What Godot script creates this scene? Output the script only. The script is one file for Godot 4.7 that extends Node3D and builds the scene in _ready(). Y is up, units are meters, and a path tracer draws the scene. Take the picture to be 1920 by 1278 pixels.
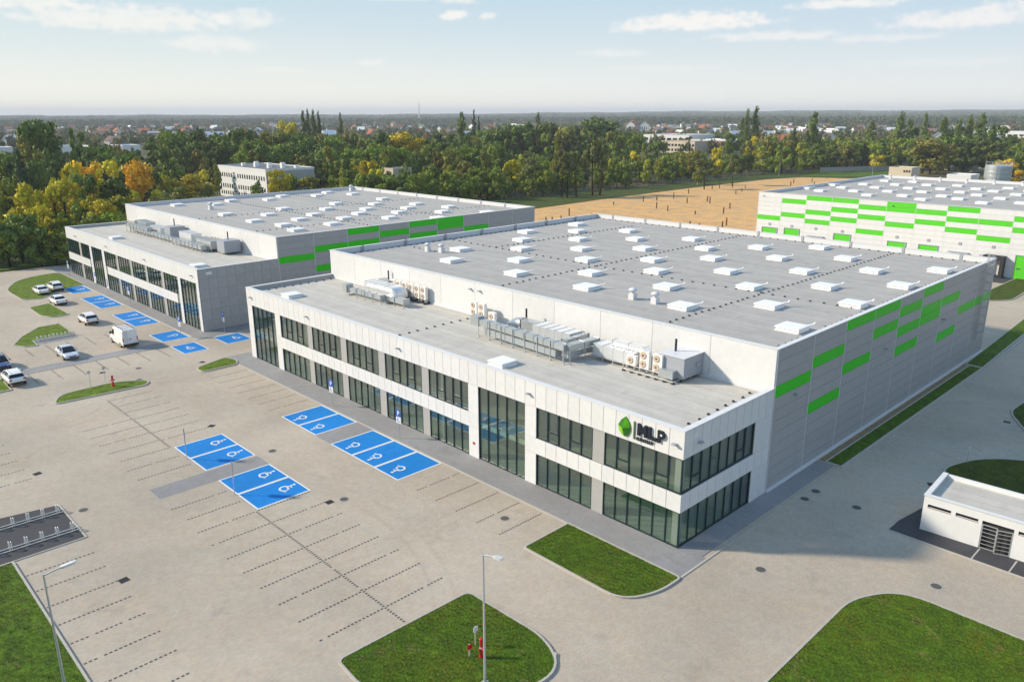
extends Node3D
# A logistics park seen from a drone: two halls with glazed offices, a third hall, paved yards, woods and a far town.

func _ready() -> void:
	rng.seed = 20240917
	var cam := Camera3D.new()
	cam.name = "camera"
	cam.position = Vector3(-42.4746, 29.7321, 27.0196)
	cam.rotation_degrees = Vector3(-16.257, -44.0926, -0.177)
	cam.fov = 47.229
	cam.near = 0.5
	cam.far = 30000.0
	cam.current = true
	add_child(cam)
	var env := Environment.new()
	env.background_mode = Environment.BG_SKY
	var sky := Sky.new()
	var sm := PanoramaSkyMaterial.new()
	sm.panorama = sky_texture()
	sky.sky_material = sm
	env.sky = sky
	env.background_energy_multiplier = 0.95
	env.tonemap_mode = Environment.TONE_MAPPER_LINEAR
	env.tonemap_exposure = 1.76
	env.sdfgi_enabled = true
	env.ssao_enabled = true
	env.ssil_enabled = true
	env.fog_enabled = true
	env.fog_density = 0.00014
	env.fog_light_color = Color(0.93, 0.96, 1.0)
	var we := WorldEnvironment.new()
	we.name = "environment"
	we.environment = env
	add_child(we)
	var sun := DirectionalLight3D.new()
	sun.name = "sun"
	sun.light_energy = 1.08
	sun.light_color = Color(1.0, 0.94, 0.85)
	sun.light_angular_distance = 4.0
	sun.shadow_enabled = true
	sun.look_at_from_position(Vector3.ZERO, Vector3(0.65, -0.545, 0.76), Vector3.UP)
	add_child(sun)
	make_materials()
	build_ground()
	near_hall()
	far_hall()
	dock_hall()
	far_buildings()
	near_roof_plant()
	far_roof_plant()
	company_sign()
	place_things()
	build_woods()
	plant_woods()
	far_country()
	tell_trees_apart()


class MB:
	var v := PackedVector3Array()
	var n := PackedVector3Array()
	var uv := PackedVector2Array()
	var uv2 := PackedVector2Array()
	var col := PackedColorArray()
	var idx := PackedInt32Array()
	var c := Color.WHITE
	var xf := Transform3D.IDENTITY
	var uv2_scale := 1.0 / 90.0

	func put(p: Vector3, nn: Vector3, t: Vector2) -> int:
		v.append(p); n.append(nn); uv.append(t); uv2.append(Vector2(p.x, p.z) * uv2_scale); col.append(c)
		return v.size() - 1

	func flat(p: Vector3, nn: Vector3) -> Vector2:
		var a := nn.abs()
		if a.y >= a.x and a.y >= a.z: return Vector2(p.x, p.z)
		return Vector2(p.z, -p.y) if a.x >= a.z else Vector2(p.x, -p.y)

	func tri(a: Vector3, b: Vector3, d: Vector3) -> void:   # counter-clockwise seen from outside
		a = xf * a; b = xf * b; d = xf * d
		var nn := (b - a).cross(d - a).normalized()
		var i := put(a, nn, flat(a, nn)); put(d, nn, flat(d, nn)); put(b, nn, flat(b, nn))
		idx.append(i); idx.append(i + 1); idx.append(i + 2)

	func quad(a: Vector3, b: Vector3, d: Vector3, e: Vector3) -> void:
		a = xf * a; b = xf * b; d = xf * d; e = xf * e
		var nn := (b - a).cross(e - a)
		if nn.length_squared() < 1e-12: nn = (d - b).cross(e - b)
		nn = nn.normalized()
		var i := put(a, nn, flat(a, nn)); put(b, nn, flat(b, nn)); put(d, nn, flat(d, nn)); put(e, nn, flat(e, nn))
		for k in [0, 2, 1, 0, 3, 2]: idx.append(i + k)

	func box(a: Vector3, b: Vector3) -> void:
		var lo := Vector3(minf(a.x, b.x), minf(a.y, b.y), minf(a.z, b.z))
		var hi := Vector3(maxf(a.x, b.x), maxf(a.y, b.y), maxf(a.z, b.z))
		var p := func(x, y, z): return Vector3(hi.x if x else lo.x, hi.y if y else lo.y, hi.z if z else lo.z)
		quad(p.call(0, 0, 1), p.call(1, 0, 1), p.call(1, 1, 1), p.call(0, 1, 1))
		quad(p.call(1, 0, 0), p.call(0, 0, 0), p.call(0, 1, 0), p.call(1, 1, 0))
		quad(p.call(1, 0, 1), p.call(1, 0, 0), p.call(1, 1, 0), p.call(1, 1, 1))
		quad(p.call(0, 0, 0), p.call(0, 0, 1), p.call(0, 1, 1), p.call(0, 1, 0))
		quad(p.call(0, 1, 1), p.call(1, 1, 1), p.call(1, 1, 0), p.call(0, 1, 0))
		quad(p.call(0, 0, 0), p.call(1, 0, 0), p.call(1, 0, 1), p.call(0, 0, 1))

	func bar(a: Vector3, b: Vector3, w: float, h: float) -> void:   # square bar between two points
		var d := (b - a).normalized()
		var s := d.cross(Vector3.UP)
		if s.length() < 0.01: s = Vector3.RIGHT
		s = s.normalized()
		var u := s.cross(d).normalized()
		s *= w / 2; u *= h / 2
		loft([[a - s - u, a + s - u, a + s + u, a - s + u], [b - s - u, b + s - u, b + s + u, b - s + u]], true, false)

	func ring(at: Vector3, d: Vector3, r: float, seg: int) -> Array:
		d = d.normalized()
		var s := d.cross(Vector3.UP)
		if s.length() < 0.01: s = Vector3.RIGHT
		s = s.normalized()
		var u := s.cross(d).normalized()
		var out := []
		for k in seg:
			var a := TAU * k / seg
			out.append(at + (s * cos(a) + u * sin(a)) * r)
		return out

	func tube(pts: Array, radii: Array, seg := 8, caps := true) -> void:
		var rings := []
		for i in pts.size():
			var d: Vector3 = pts[mini(i + 1, pts.size() - 1)] - pts[maxi(i - 1, 0)]
			rings.append(ring(pts[i], d, radii[mini(i, radii.size() - 1)], seg))
		loft(rings, caps, true)

	func loft(rings: Array, caps := true, smooth := true) -> void:
		var m: int = rings[0].size()
		if not smooth:
			for i in rings.size() - 1:
				for k in m:
					var k2 := (k + 1) % m
					quad(rings[i][k], rings[i][k2], rings[i + 1][k2], rings[i + 1][k])
		else:
			var first := v.size()
			for i in rings.size():
				var cen := Vector3.ZERO
				for q in rings[i]: cen += q
				cen /= m
				for k in m:
					var q: Vector3 = rings[i][k]
					var along: Vector3 = rings[mini(i + 1, rings.size() - 1)][k] - rings[maxi(i - 1, 0)][k]
					var round_: Vector3 = rings[i][(k + 1) % m] - rings[i][(k + m - 1) % m]
					var nn := round_.cross(along)
					nn = nn.normalized() if nn.length_squared() > 1e-14 else (q - cen).normalized()
					if nn == Vector3.ZERO: nn = Vector3.UP
					put(xf * q, (xf.basis * nn).normalized(), Vector2(float(k) / m, float(i)))
			for i in rings.size() - 1:
				for k in m:
					var a := first + i * m + k
					var b := first + i * m + (k + 1) % m
					for q in [a, b + m, b, a, a + m, b + m]: idx.append(q)
		if caps:
			for e in [0, rings.size() - 1]:
				var cen := Vector3.ZERO
				for q in rings[e]: cen += q
				cen /= m
				for k in m:
					if e == 0: tri(cen, rings[e][(k + 1) % m], rings[e][k])
					else: tri(cen, rings[e][k], rings[e][(k + 1) % m])

	func dome(at: Vector3, r: Vector3, seg := 8, rows := 4) -> void:
		var rings := []
		for i in rows + 1:
			var a := PI / 2 * i / rows
			var o := []
			for k in seg:
				var b := TAU * k / seg
				o.append(at + Vector3(cos(b) * cos(a) * r.x, sin(a) * r.y, -sin(b) * cos(a) * r.z))
			rings.append(o)
		loft(rings, true, true)

	func poly(pts: PackedVector2Array, y: float) -> void:   # flat sheet, points are (x, z)
		var t := Geometry2D.triangulate_polygon(pts)
		for i in range(0, t.size(), 3):
			var a := Vector3(pts[t[i]].x, y, pts[t[i]].y)
			var b := Vector3(pts[t[i + 1]].x, y, pts[t[i + 1]].y)
			var d := Vector3(pts[t[i + 2]].x, y, pts[t[i + 2]].y)
			if (b - a).cross(d - a).y < 0: tri(a, d, b)
			else: tri(a, b, d)

	func slab(pts: PackedVector2Array, y0: float, y1: float) -> void:
		poly(pts, y1)
		var turn := 1 if not Geometry2D.is_polygon_clockwise(pts) else -1
		for i in pts.size():
			var p := pts[i]
			var q := pts[(i + 1) % pts.size()]
			if turn < 0: var s := p; p = q; q = s
			quad(Vector3(q.x, y0, q.y), Vector3(p.x, y0, p.y), Vector3(p.x, y1, p.y), Vector3(q.x, y1, q.y))

	func mesh(m: Material) -> ArrayMesh:
		var a := []
		a.resize(Mesh.ARRAY_MAX)
		a[Mesh.ARRAY_VERTEX] = v; a[Mesh.ARRAY_NORMAL] = n; a[Mesh.ARRAY_TEX_UV] = uv; a[Mesh.ARRAY_TEX_UV2] = uv2; a[Mesh.ARRAY_COLOR] = col; a[Mesh.ARRAY_INDEX] = idx
		var out := ArrayMesh.new()
		out.add_surface_from_arrays(Mesh.PRIMITIVE_TRIANGLES, a)
		out.surface_set_material(0, m)
		return out


var M := {}
var taken := {}
var rng := RandomNumberGenerator.new()


func numbered(called: String) -> String:
	var k: int = taken.get(called, 0)
	taken[called] = k + 1
	return called if k == 0 else "%s_%03d" % [called, k]


func tag(o: Node3D, label: String, category: String, group := "") -> Node3D:
	o.set_meta("label", label); o.set_meta("category", category)
	if group: o.set_meta("group", group)
	return o


func thing(called: String, label: String, category: String, at := Vector3.ZERO, turn := 0.0, group := "") -> Node3D:
	var o := Node3D.new()
	o.name = numbered(called)
	add_child(o)
	o.position = at; o.rotation.y = turn
	tag(o, label, category, group)
	return o


func part(called: String, mb, m: Material, parent: Node3D) -> MeshInstance3D:
	var o := MeshInstance3D.new()
	o.mesh = mb.mesh(m) if mb is MB else mb
	if not mb is MB and m: o.material_override = m
	if parent == self: o.name = numbered(called)
	else:
		var names: Dictionary = parent.get_meta("_n", {})
		var k: int = names.get(called, 0)
		names[called] = k + 1
		parent.set_meta("_n", names)
		o.name = called if k == 0 else "%s_%03d" % [called, k]
	parent.add_child(o)
	return o


func struct(called: String, mb, m: Material) -> MeshInstance3D:
	var o := part(called, mb, m, self)
	o.set_meta("kind", "structure")
	return o


func copy_of(root: Node3D, called: String, at: Vector3, turn: float, label := "") -> Node3D:
	var r: Node3D = root.duplicate()
	r.name = numbered(called)
	add_child(r)
	r.position = at; r.rotation.y = turn
	if label: r.set_meta("label", label)
	return r


func rgb(r: float, g: float, b: float) -> Color:
	return Color(r, g, b).linear_to_srgb()


func mat(base: Color, rough := 0.8, tex: Texture2D = null, tile := 1.0, metal := 0.0) -> StandardMaterial3D:
	var m := StandardMaterial3D.new()
	m.albedo_color = base
	m.roughness = rough
	m.metallic = metal
	m.metallic_specular = 0.4
	if tex:
		m.albedo_texture = tex
		m.uv1_scale = Vector3(1.0 / tile, 1.0 / tile, 1.0)
	return m


func with_detail(m: StandardMaterial3D, tex: Texture2D) -> StandardMaterial3D:
	m.detail_enabled = true
	m.detail_albedo = tex
	m.detail_blend_mode = BaseMaterial3D.BLEND_MODE_MUL
	m.detail_uv_layer = BaseMaterial3D.DETAIL_UV_2
	return m


func noise_bytes(size: int, freq: float, octaves: int, sd: int) -> PackedByteArray:
	var f := FastNoiseLite.new()
	f.seed = sd
	f.noise_type = FastNoiseLite.TYPE_SIMPLEX_SMOOTH
	f.frequency = freq
	f.fractal_octaves = octaves
	f.fractal_gain = 0.55
	var im := f.get_seamless_image(size, size)
	im.convert(Image.FORMAT_L8)
	return im.get_data()


func texture_from(size: int, data: PackedByteArray) -> ImageTexture:
	return ImageTexture.create_from_image(Image.create_from_data(size, size, false, Image.FORMAT_RGB8, data))


func make_textures() -> Dictionary:
	var t := {}
	var s := 1024
	# pavers: 0.2 x 0.1 m in running bond on 6.4 m, each stone with a tone of its own (multiplies the albedo)
	var fine := noise_bytes(s, 0.25, 2, 1)
	var wide := noise_bytes(s, 0.006, 4, 2)
	var d := PackedByteArray(); d.resize(s * s * 3)
	var r := RandomNumberGenerator.new(); r.seed = 5
	var tone := PackedFloat32Array(); tone.resize(32 * 64 * 2)
	var warm := PackedFloat32Array(); warm.resize(32 * 64 * 2)
	for i in tone.size():
		tone[i] = r.randf_range(-6.0, 6.0); warm[i] = r.randf_range(-4.0, 5.0)
	for y in s:
		var row := y >> 4
		var off := 16 if row & 1 else 0
		for x in s:
			var cx := ((x + off) >> 5) & 31
			var i := y * s + x
			var g := 222.0 + tone[row * 32 + cx] + (fine[i] - 128) * 0.10 + (wide[i] - 128) * 0.04
			if (y & 15) == 0 or ((x + off) & 31) == 0: g -= 46.0
			var w := warm[row * 32 + cx]
			d[i * 3] = int(clampf(g + w, 0, 255)); d[i * 3 + 1] = int(clampf(g, 0, 255)); d[i * 3 + 2] = int(clampf(g - w, 0, 255))
	t.paver = texture_from(s, d)
	# wear over the yard on 90 m: pale scuffed stretches, dirt and a few turning tracks
	var big := noise_bytes(s, 0.004, 5, 7)
	var mid := noise_bytes(s, 0.02, 5, 8)
	d = PackedByteArray(); d.resize(s * s * 3)
	var tracks := [Vector3(300, 420, 180), Vector3(300, 420, 196), Vector3(700, 240, 150), Vector3(700, 240, 163), Vector3(620, 800, 260), Vector3(620, 800, 276), Vector3(180, 860, 120), Vector3(900, 640, 210), Vector3(900, 640, 224), Vector3(450, 130, 110)]
	for y in s:
		for x in s:
			var i := y * s + x
			var g := 230.0 + (big[i] - 128) * 0.13 + (mid[i] - 128) * 0.035
			var speck := mid[i] - 176
			if speck > 0: g -= speck * 0.3
			for k in tracks:
				var dd := absf(Vector2(x - k.x, y - k.y).length() - k.z)
				if dd < 3.2: g -= (3.2 - dd) * 2.6 * clampf((big[i] - 95) / 60.0, 0.0, 1.0)
			var w := (big[(i * 3) % (s * s)] - 128) * 0.02
			d[i * 3] = int(clampf(g + w + 1, 0, 255)); d[i * 3 + 1] = int(clampf(g, 0, 255)); d[i * 3 + 2] = int(clampf(g - w - 1, 0, 255))
	t.wear = texture_from(s, d)
	# grass on 12 m
	var a := noise_bytes(s, 0.008, 4, 11)
	var b := noise_bytes(s, 0.16, 4, 12)
	var e := noise_bytes(s, 0.035, 3, 13)
	d = PackedByteArray(); d.resize(s * s * 3)
	for i in s * s:
		var g := 0.72 + (a[i] - 128) / 128.0 * 0.16 + (b[i] - 128) / 128.0 * 0.45 + (e[i] - 128) / 128.0 * 0.14
		var yellow := clampf((e[i] - 110) / 120.0, 0.0, 1.0) * 0.5 + clampf((b[i] - 150) / 90.0, 0, 1) * 0.5
		d[i * 3] = int(clampf(g * (150 + 75 * yellow), 0, 255)); d[i * 3 + 1] = int(clampf(g * 205, 0, 255)); d[i * 3 + 2] = int(clampf(g * (70 + 20 * yellow), 0, 255))
	t.grass = texture_from(s, d)
	# roofing membrane on 17 m: sheets 1.06 m wide with welded laps, puddle stains
	a = noise_bytes(s, 0.005, 5, 21); b = noise_bytes(s, 0.06, 4, 22)
	d = PackedByteArray(); d.resize(s * s * 3)
	for y in s:
		for x in s:
			var i := y * s + x
			var strip := x >> 6
			var g := 218.0 + float((strip * 37) % 11) * 1.0 + (a[i] - 128) * 0.08 + (b[i] - 128) * 0.05
			if (x & 63) < 3: g -= 26.0
			if ((y + strip * 311) & 511) < 3: g -= 16.0
			if a[i] > 172: g -= (a[i] - 172) * 0.3
			d[i * 3] = int(clampf(g, 0, 255)); d[i * 3 + 1] = int(clampf(g, 0, 255)); d[i * 3 + 2] = int(clampf(g - 1, 0, 255))
	t.roof = texture_from(s, d)
	# light render / sheet metal: faint streaks on 8 m
	s = 512
	a = noise_bytes(s, 0.012, 4, 31); b = noise_bytes(s, 0.1, 3, 32)
	d = PackedByteArray(); d.resize(s * s * 3)
	for i in s * s:
		var g := 243.0 + (a[i] - 128) * 0.035 + (b[i] - 128) * 0.02
		d[i * 3] = int(clampf(g, 0, 255)); d[i * 3 + 1] = int(clampf(g, 0, 255)); d[i * 3 + 2] = int(clampf(g - 1, 0, 255))
	t.sheet = texture_from(s, d)
	# bare sand on 40 m
	s = 1024
	a = noise_bytes(s, 0.006, 5, 41); b = noise_bytes(s, 0.05, 4, 42)
	d = PackedByteArray(); d.resize(s * s * 3)
	for i in s * s:
		var g := 0.86 + (a[i] - 128) / 128.0 * 0.10 + (b[i] - 128) / 128.0 * 0.10
		var w := clampf((a[i] - 120) / 100.0, 0, 1)
		d[i * 3] = int(clampf(g * 240, 0, 255)); d[i * 3 + 1] = int(clampf(g * (215 - 14 * w), 0, 255)); d[i * 3 + 2] = int(clampf(g * (180 - 40 * w), 0, 255))
	t.sand = texture_from(s, d)
	# open country on 300 m: meadow, scrub and bare earth
	a = noise_bytes(s, 0.006, 6, 51); b = noise_bytes(s, 0.03, 5, 52)
	d = PackedByteArray(); d.resize(s * s * 3)
	for i in s * s:
		var k := clampf((a[i] - 96) / 70.0, 0, 1)
		var g := 0.8 + (b[i] - 128) / 128.0 * 0.4
		d[i * 3] = int(clampf(g * lerpf(108, 150, k), 0, 255)); d[i * 3 + 1] = int(clampf(g * lerpf(116, 132, k), 0, 255)); d[i * 3 + 2] = int(clampf(g * lerpf(62, 92, k), 0, 255))
	t.land = texture_from(s, d)
	return t


const TONES := {
	"d": Color(0.052, 0.076, 0.012), "g": Color(0.088, 0.118, 0.013), "y": Color(0.250, 0.215, 0.008), "a": Color(0.40, 0.25, 0.008), "b": Color(0.098, 0.092, 0.016),
	"p": Color(0.050, 0.070, 0.013), "s": Color(0.020, 0.038, 0.014), "n": Color(0.060, 0.072, 0.020), "w": Color(0.125, 0.135, 0.014), "u": Color(0.100, 0.105, 0.022),
}


func make_materials() -> void:
	var t := make_textures()
	M.paver = with_detail(mat(rgb(0.735, 0.64, 0.515), 0.85, t.paver, 6.4), t.wear)
	M.dark_paver = with_detail(mat(rgb(0.46, 0.46, 0.465), 0.85, t.paver, 6.4), t.wear)
	M.slate_paver = with_detail(mat(rgb(0.10, 0.102, 0.115), 0.85, t.paver, 6.4), t.wear)
	M.mark = mat(rgb(0.085, 0.082, 0.085), 0.85)
	M.kerb = mat(rgb(0.47, 0.44, 0.39), 0.85, t.sheet, 3.0)
	M.gravel = mat(rgb(0.42, 0.40, 0.36), 0.9, t.sand, 6.0)
	M.blue = with_detail(mat(rgb(0.002, 0.345, 1.0), 0.9, t.paver, 6.4), t.wear)
	M.line = mat(rgb(0.78, 0.78, 0.76), 0.6, t.sheet, 1.0)
	M.lawn = mat(rgb(0.31, 0.37, 0.022), 0.95, t.grass, 12.0)
	M.glare_lawn = mat(rgb(0.46, 0.46, 0.024), 0.95, t.grass, 12.0)  # lawn colour made yellower and brighter, sun glare painted in
	M.dry_lawn = mat(rgb(0.25, 0.225, 0.05), 0.95, t.grass, 14.0)
	M.blade = mat(Color.WHITE, 0.8)
	M.blade.vertex_color_use_as_albedo = true
	M.sand = mat(rgb(0.92, 0.735, 0.49), 0.95, t.sand, 40.0)
	M.land = mat(rgb(0.55, 0.58, 0.46), 0.95, t.land, 300.0)
	M.white = mat(rgb(0.755, 0.765, 0.77), 0.5, t.sheet, 8.0)
	M.panel_white = mat(rgb(0.72, 0.73, 0.74), 0.45, t.sheet, 6.0)
	M.panel_white_b = mat(rgb(0.695, 0.705, 0.715), 0.45, t.sheet, 6.0)
	M.pier_grey = mat(rgb(0.40, 0.40, 0.395), 0.55, t.sheet, 5.0)
	M.joint = mat(rgb(0.22, 0.22, 0.22), 0.7)
	M.panel_grey = mat(rgb(0.40, 0.40, 0.405), 0.42, t.sheet, 7.0)
	M.panel_grey_b = mat(rgb(0.385, 0.385, 0.39), 0.42, t.sheet, 9.0)
	M.panel_green = mat(rgb(0.03, 0.60, 0.004), 0.45, t.sheet, 7.0)
	M.lime = mat(rgb(0.10, 0.60, 0.025), 0.45, t.sheet, 7.0)
	M.trim = mat(rgb(0.62, 0.63, 0.65), 0.4)
	M.roof = mat(rgb(0.53, 0.51, 0.48), 0.85, t.roof, 17.0)
	M.office_roof = mat(rgb(0.66, 0.63, 0.57), 0.85, t.roof, 17.0)
	M.skylight_white = mat(rgb(0.80, 0.80, 0.80), 0.35)
	M.frame = mat(rgb(0.010, 0.030, 0.036), 0.4)
	M.glass = mat(Color(rgb(0.045, 0.10, 0.09), 0.12), 0.03)
	M.glass.transparency = BaseMaterial3D.TRANSPARENCY_ALPHA
	M.glass.metallic = 0.0
	M.glass.metallic_specular = 0.7
	M.inside = mat(rgb(0.66, 0.78, 0.66), 0.8)  # interior greens stand for daylight tinted by the glass, painted into the colours
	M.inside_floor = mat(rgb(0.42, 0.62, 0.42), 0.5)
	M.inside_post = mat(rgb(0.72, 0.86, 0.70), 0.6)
	M.galv = mat(rgb(0.52, 0.56, 0.58), 0.38, t.sheet, 2.0, 0.6)
	M.foil = mat(rgb(0.80, 0.82, 0.84), 0.3, t.sheet, 1.2, 0.45)
	M.unit_white = mat(rgb(0.76, 0.755, 0.73), 0.5)
	M.unit_grey = mat(rgb(0.36, 0.385, 0.43), 0.5, t.sheet, 3.0)
	M.grille = mat(rgb(0.50, 0.40, 0.31), 0.6)
	M.unit_dark = mat(rgb(0.12, 0.13, 0.12), 0.6)
	M.moss_dark = mat(rgb(0.09, 0.085, 0.075), 0.8)
	M.dark = mat(rgb(0.03, 0.03, 0.032), 0.6)
	M.rubber = mat(rgb(0.02, 0.02, 0.021), 0.9)
	M.steel = mat(rgb(0.50, 0.52, 0.53), 0.42, null, 1.0, 0.5)
	M.steel_pale = mat(rgb(0.62, 0.62, 0.60), 0.45, null, 1.0, 0.3)
	M.chrome = mat(rgb(0.7, 0.7, 0.72), 0.18, null, 1.0, 0.9)
	M.car_white = mat(rgb(0.78, 0.78, 0.77), 0.25)
	M.car_white.clearcoat_enabled = true; M.car_white.clearcoat = 1.0
	M.car_silver = mat(rgb(0.60, 0.64, 0.69), 0.3, null, 1.0, 0.25)
	M.car_silver.clearcoat_enabled = true; M.car_silver.clearcoat = 1.0
	M.car_navy = mat(rgb(0.035, 0.075, 0.19), 0.22, null, 1.0, 0.2)
	M.car_navy.clearcoat_enabled = true; M.car_navy.clearcoat = 1.0
	M.car_glass = mat(rgb(0.012, 0.015, 0.018), 0.06)
	M.plastic = mat(rgb(0.025, 0.025, 0.027), 0.7)
	M.lamp_lens = mat(rgb(0.75, 0.77, 0.78), 0.15)
	M.tail = mat(rgb(0.42, 0.015, 0.012), 0.25)
	M.red = mat(rgb(0.55, 0.02, 0.018), 0.4)
	M.sign_blue = mat(rgb(0.012, 0.10, 0.48), 0.45)
	M.leaf_dark = mat(rgb(0.028, 0.14, 0.012), 0.35)
	M.leaf_light = mat(rgb(0.20, 0.50, 0.012), 0.35)
	M.leaf_mid = mat(rgb(0.075, 0.30, 0.008), 0.35)
	M.ink = mat(rgb(0.012, 0.017, 0.028), 0.4)
	M.moss = mat(rgb(0.09, 0.16, 0.06), 0.5)
	M.concrete = mat(rgb(0.40, 0.385, 0.36), 0.9, t.sheet, 4.0)
	M.beige = mat(rgb(0.56, 0.50, 0.39), 0.85, t.sheet, 5.0)
	M.brick = mat(rgb(0.33, 0.17, 0.12), 0.9, t.sheet, 4.0)
	M.tile_red = mat(rgb(0.36, 0.11, 0.055), 0.85, t.sheet, 2.0)
	M.tile_brown = mat(rgb(0.14, 0.085, 0.07), 0.85, t.sheet, 2.0)
	M.slate = mat(rgb(0.16, 0.17, 0.19), 0.8, t.sheet, 2.0)
	M.blue_roof = mat(rgb(0.36, 0.44, 0.52), 0.4, t.sheet, 2.0, 0.2)
	M.bark = mat(rgb(0.10, 0.078, 0.06), 0.95, t.land, 3.0)
	M.pine_bark = mat(rgb(0.27, 0.15, 0.085), 0.95, t.land, 3.0)
	M.birch_bark = mat(rgb(0.50, 0.47, 0.42), 0.9, t.sheet, 2.0)
	M.wood = mat(rgb(0.11, 0.075, 0.05), 0.9)
	for k in TONES:
		for i in 3:
			var f: float = [1.0, 0.8, 1.22][i]
			var q: Color = TONES[k] * 2.25
			var m := mat(rgb(q.r * f * [1.0, 1.1, 0.95][i], q.g * f, q.b * f), 0.75)
			m.vertex_color_use_as_albedo = true
			m.backlight_enabled = true
			m.backlight = Color(.5, .5, .3)
			M["leaf_%s%d" % [k, i]] = m
	M.wood_leaf = mat(Color.WHITE, 0.75)
	M.wood_leaf.vertex_color_use_as_albedo = true
	M.wood_leaf.backlight_enabled = true
	M.wood_leaf.backlight = Color(.5, .5, .3)
	M.far_leaf = mat(Color.WHITE, 0.85)
	M.far_leaf.vertex_color_use_as_albedo = true


# ---------------------------------------------------------------- setting: ground, paving, lawns

func fillet(pts: Array, steps := 6) -> PackedVector2Array:   # (x, z, radius) corners to a rounded outline
	var out := PackedVector2Array()
	for i in pts.size():
		var p: Vector3 = pts[i]
		var a: Vector3 = pts[(i + pts.size() - 1) % pts.size()]
		var b: Vector3 = pts[(i + 1) % pts.size()]
		var q := Vector2(p.x, p.y)
		if p.z <= 0.0:
			out.append(q)
			continue
		var da := (Vector2(a.x, a.y) - q)
		var db := (Vector2(b.x, b.y) - q)
		var r := minf(p.z, minf(da.length(), db.length()) * 0.5)
		var s := q + da.normalized() * r
		var e := q + db.normalized() * r
		for k in steps + 1:
			var t := float(k) / steps
			out.append(s.lerp(q, t).lerp(q.lerp(e, t), t))
	return out


func grown(pts: PackedVector2Array, by: float) -> PackedVector2Array:
	var out := PackedVector2Array()
	var turn := 1.0 if Geometry2D.is_polygon_clockwise(pts) else -1.0
	for i in pts.size():
		var a := pts[(i + pts.size() - 1) % pts.size()]
		var b := pts[(i + 1) % pts.size()]
		var n1 := (pts[i] - a).normalized().orthogonal() * turn
		var n2 := (b - pts[i]).normalized().orthogonal() * turn
		var m := (n1 + n2).normalized()
		out.append(pts[i] + m * by / maxf(0.5, m.dot(n1)))
	return out


func lawn(pts: PackedVector2Array, tufts: float, dry := false, kerbed := true, base := "") -> void:
	if grown(pts, 0.2)[0].distance_to(grown(pts, -0.2)[0]) < 0.01: return
	var big := grown(pts, 0.14)
	if absf(area(big)) < absf(area(pts)): big = grown(pts, -0.14)
	var mb := MB.new()
	mb.slab(pts, 0.0, 0.09)
	var l := struct("lawn", mb, M[base] if base else M.dry_lawn if dry else M.lawn)
	if kerbed:
		var kb := MB.new()
		for i in pts.size():
			var j := (i + 1) % pts.size()
			var p := pts[i]; var q := pts[j]; var a := big[i]; var b := big[j]
			var up := func(w: Vector2, y: float): return Vector3(w.x, y, w.y)
			if Geometry2D.is_polygon_clockwise(pts):
				var s := p; p = q; q = s; s = a; a = b; b = s
			kb.quad(up.call(p, 0.12), up.call(q, 0.12), up.call(b, 0.12), up.call(a, 0.12))
			kb.quad(up.call(a, 0.12), up.call(b, 0.12), up.call(b, 0.0), up.call(a, 0.0))
			kb.quad(up.call(q, 0.12), up.call(p, 0.12), up.call(p, 0.08), up.call(q, 0.08))
		part("kerb", kb, M.kerb, l)
	if tufts > 0.0:
		var lo := pts[0]; var hi := pts[0]
		for p in pts:
			lo = lo.min(p); hi = hi.max(p)
		var where: Array[Transform3D] = []
		var tint: Array[Color] = []
		var nz := FastNoiseLite.new(); nz.seed = 3; nz.frequency = 0.16; nz.fractal_octaves = 3
		for k in int((hi.x - lo.x) * (hi.y - lo.y) * tufts):
			var q := Vector2(rng.randf_range(lo.x, hi.x), rng.randf_range(lo.y, hi.y))
			if not Geometry2D.is_point_in_polygon(q, pts): continue
			var s := rng.randf_range(0.7, 1.35)
			where.append(Transform3D(Basis(Vector3.UP, rng.randf() * TAU).scaled(Vector3(s, s * rng.randf_range(0.45, 0.85), s)), Vector3(q.x, 0.085, q.y)))
			var y := clampf(nz.get_noise_2d(q.x, q.y) * 0.9 + 0.12 + rng.randf_range(-0.3, 0.35), 0.0, 1.0)
			var g := rng.randf_range(0.88, 1.3)
			if nz.get_noise_2d(q.x * 2.3 + 40.0, q.y * 2.3) > .42 and rng.randf() < .6:
				tint.append(Color(.20, .16, .05) * g)
				continue
			tint.append(Color((0.075 + 0.10 * y + (0.035 if dry else 0.0)) * g, (0.130 + 0.03 * y - (0.035 if dry else 0.0)) * g, (0.005 + 0.003 * y) * g))
		if tuft_mesh == null:
			var tb := MB.new()
			for k in 7:
				var a := TAU * k / 7.0
				var o := Vector3(cos(a), 0, sin(a)) * 0.05
				var w := Vector3(-sin(a), 0, cos(a)) * 0.016
				tb.tri(o - w, o + w, o * 2.2 + Vector3(0, 0.075, 0))
			tuft_mesh = tb.mesh(M.blade)
		var mm := MultiMesh.new()
		mm.transform_format = MultiMesh.TRANSFORM_3D
		mm.use_colors = true
		mm.mesh = tuft_mesh
		mm.instance_count = where.size()
		for k in where.size():
			mm.set_instance_transform(k, where[k]); mm.set_instance_color(k, tint[k])
		var mi := MultiMeshInstance3D.new()
		mi.multimesh = mm
		mi.name = "grass"
		mi.set_meta("kind", "stuff")
		l.add_child(mi)

var tuft_mesh: ArrayMesh


func area(p: PackedVector2Array) -> float:
	var s := 0.0
	for i in p.size(): s += p[i].cross(p[(i + 1) % p.size()])
	return s / 2


func rect(x0: float, z0: float, x1: float, z1: float) -> PackedVector2Array:
	return PackedVector2Array([Vector2(x0, z0), Vector2(x1, z0), Vector2(x1, z1), Vector2(x0, z1)])


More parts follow.
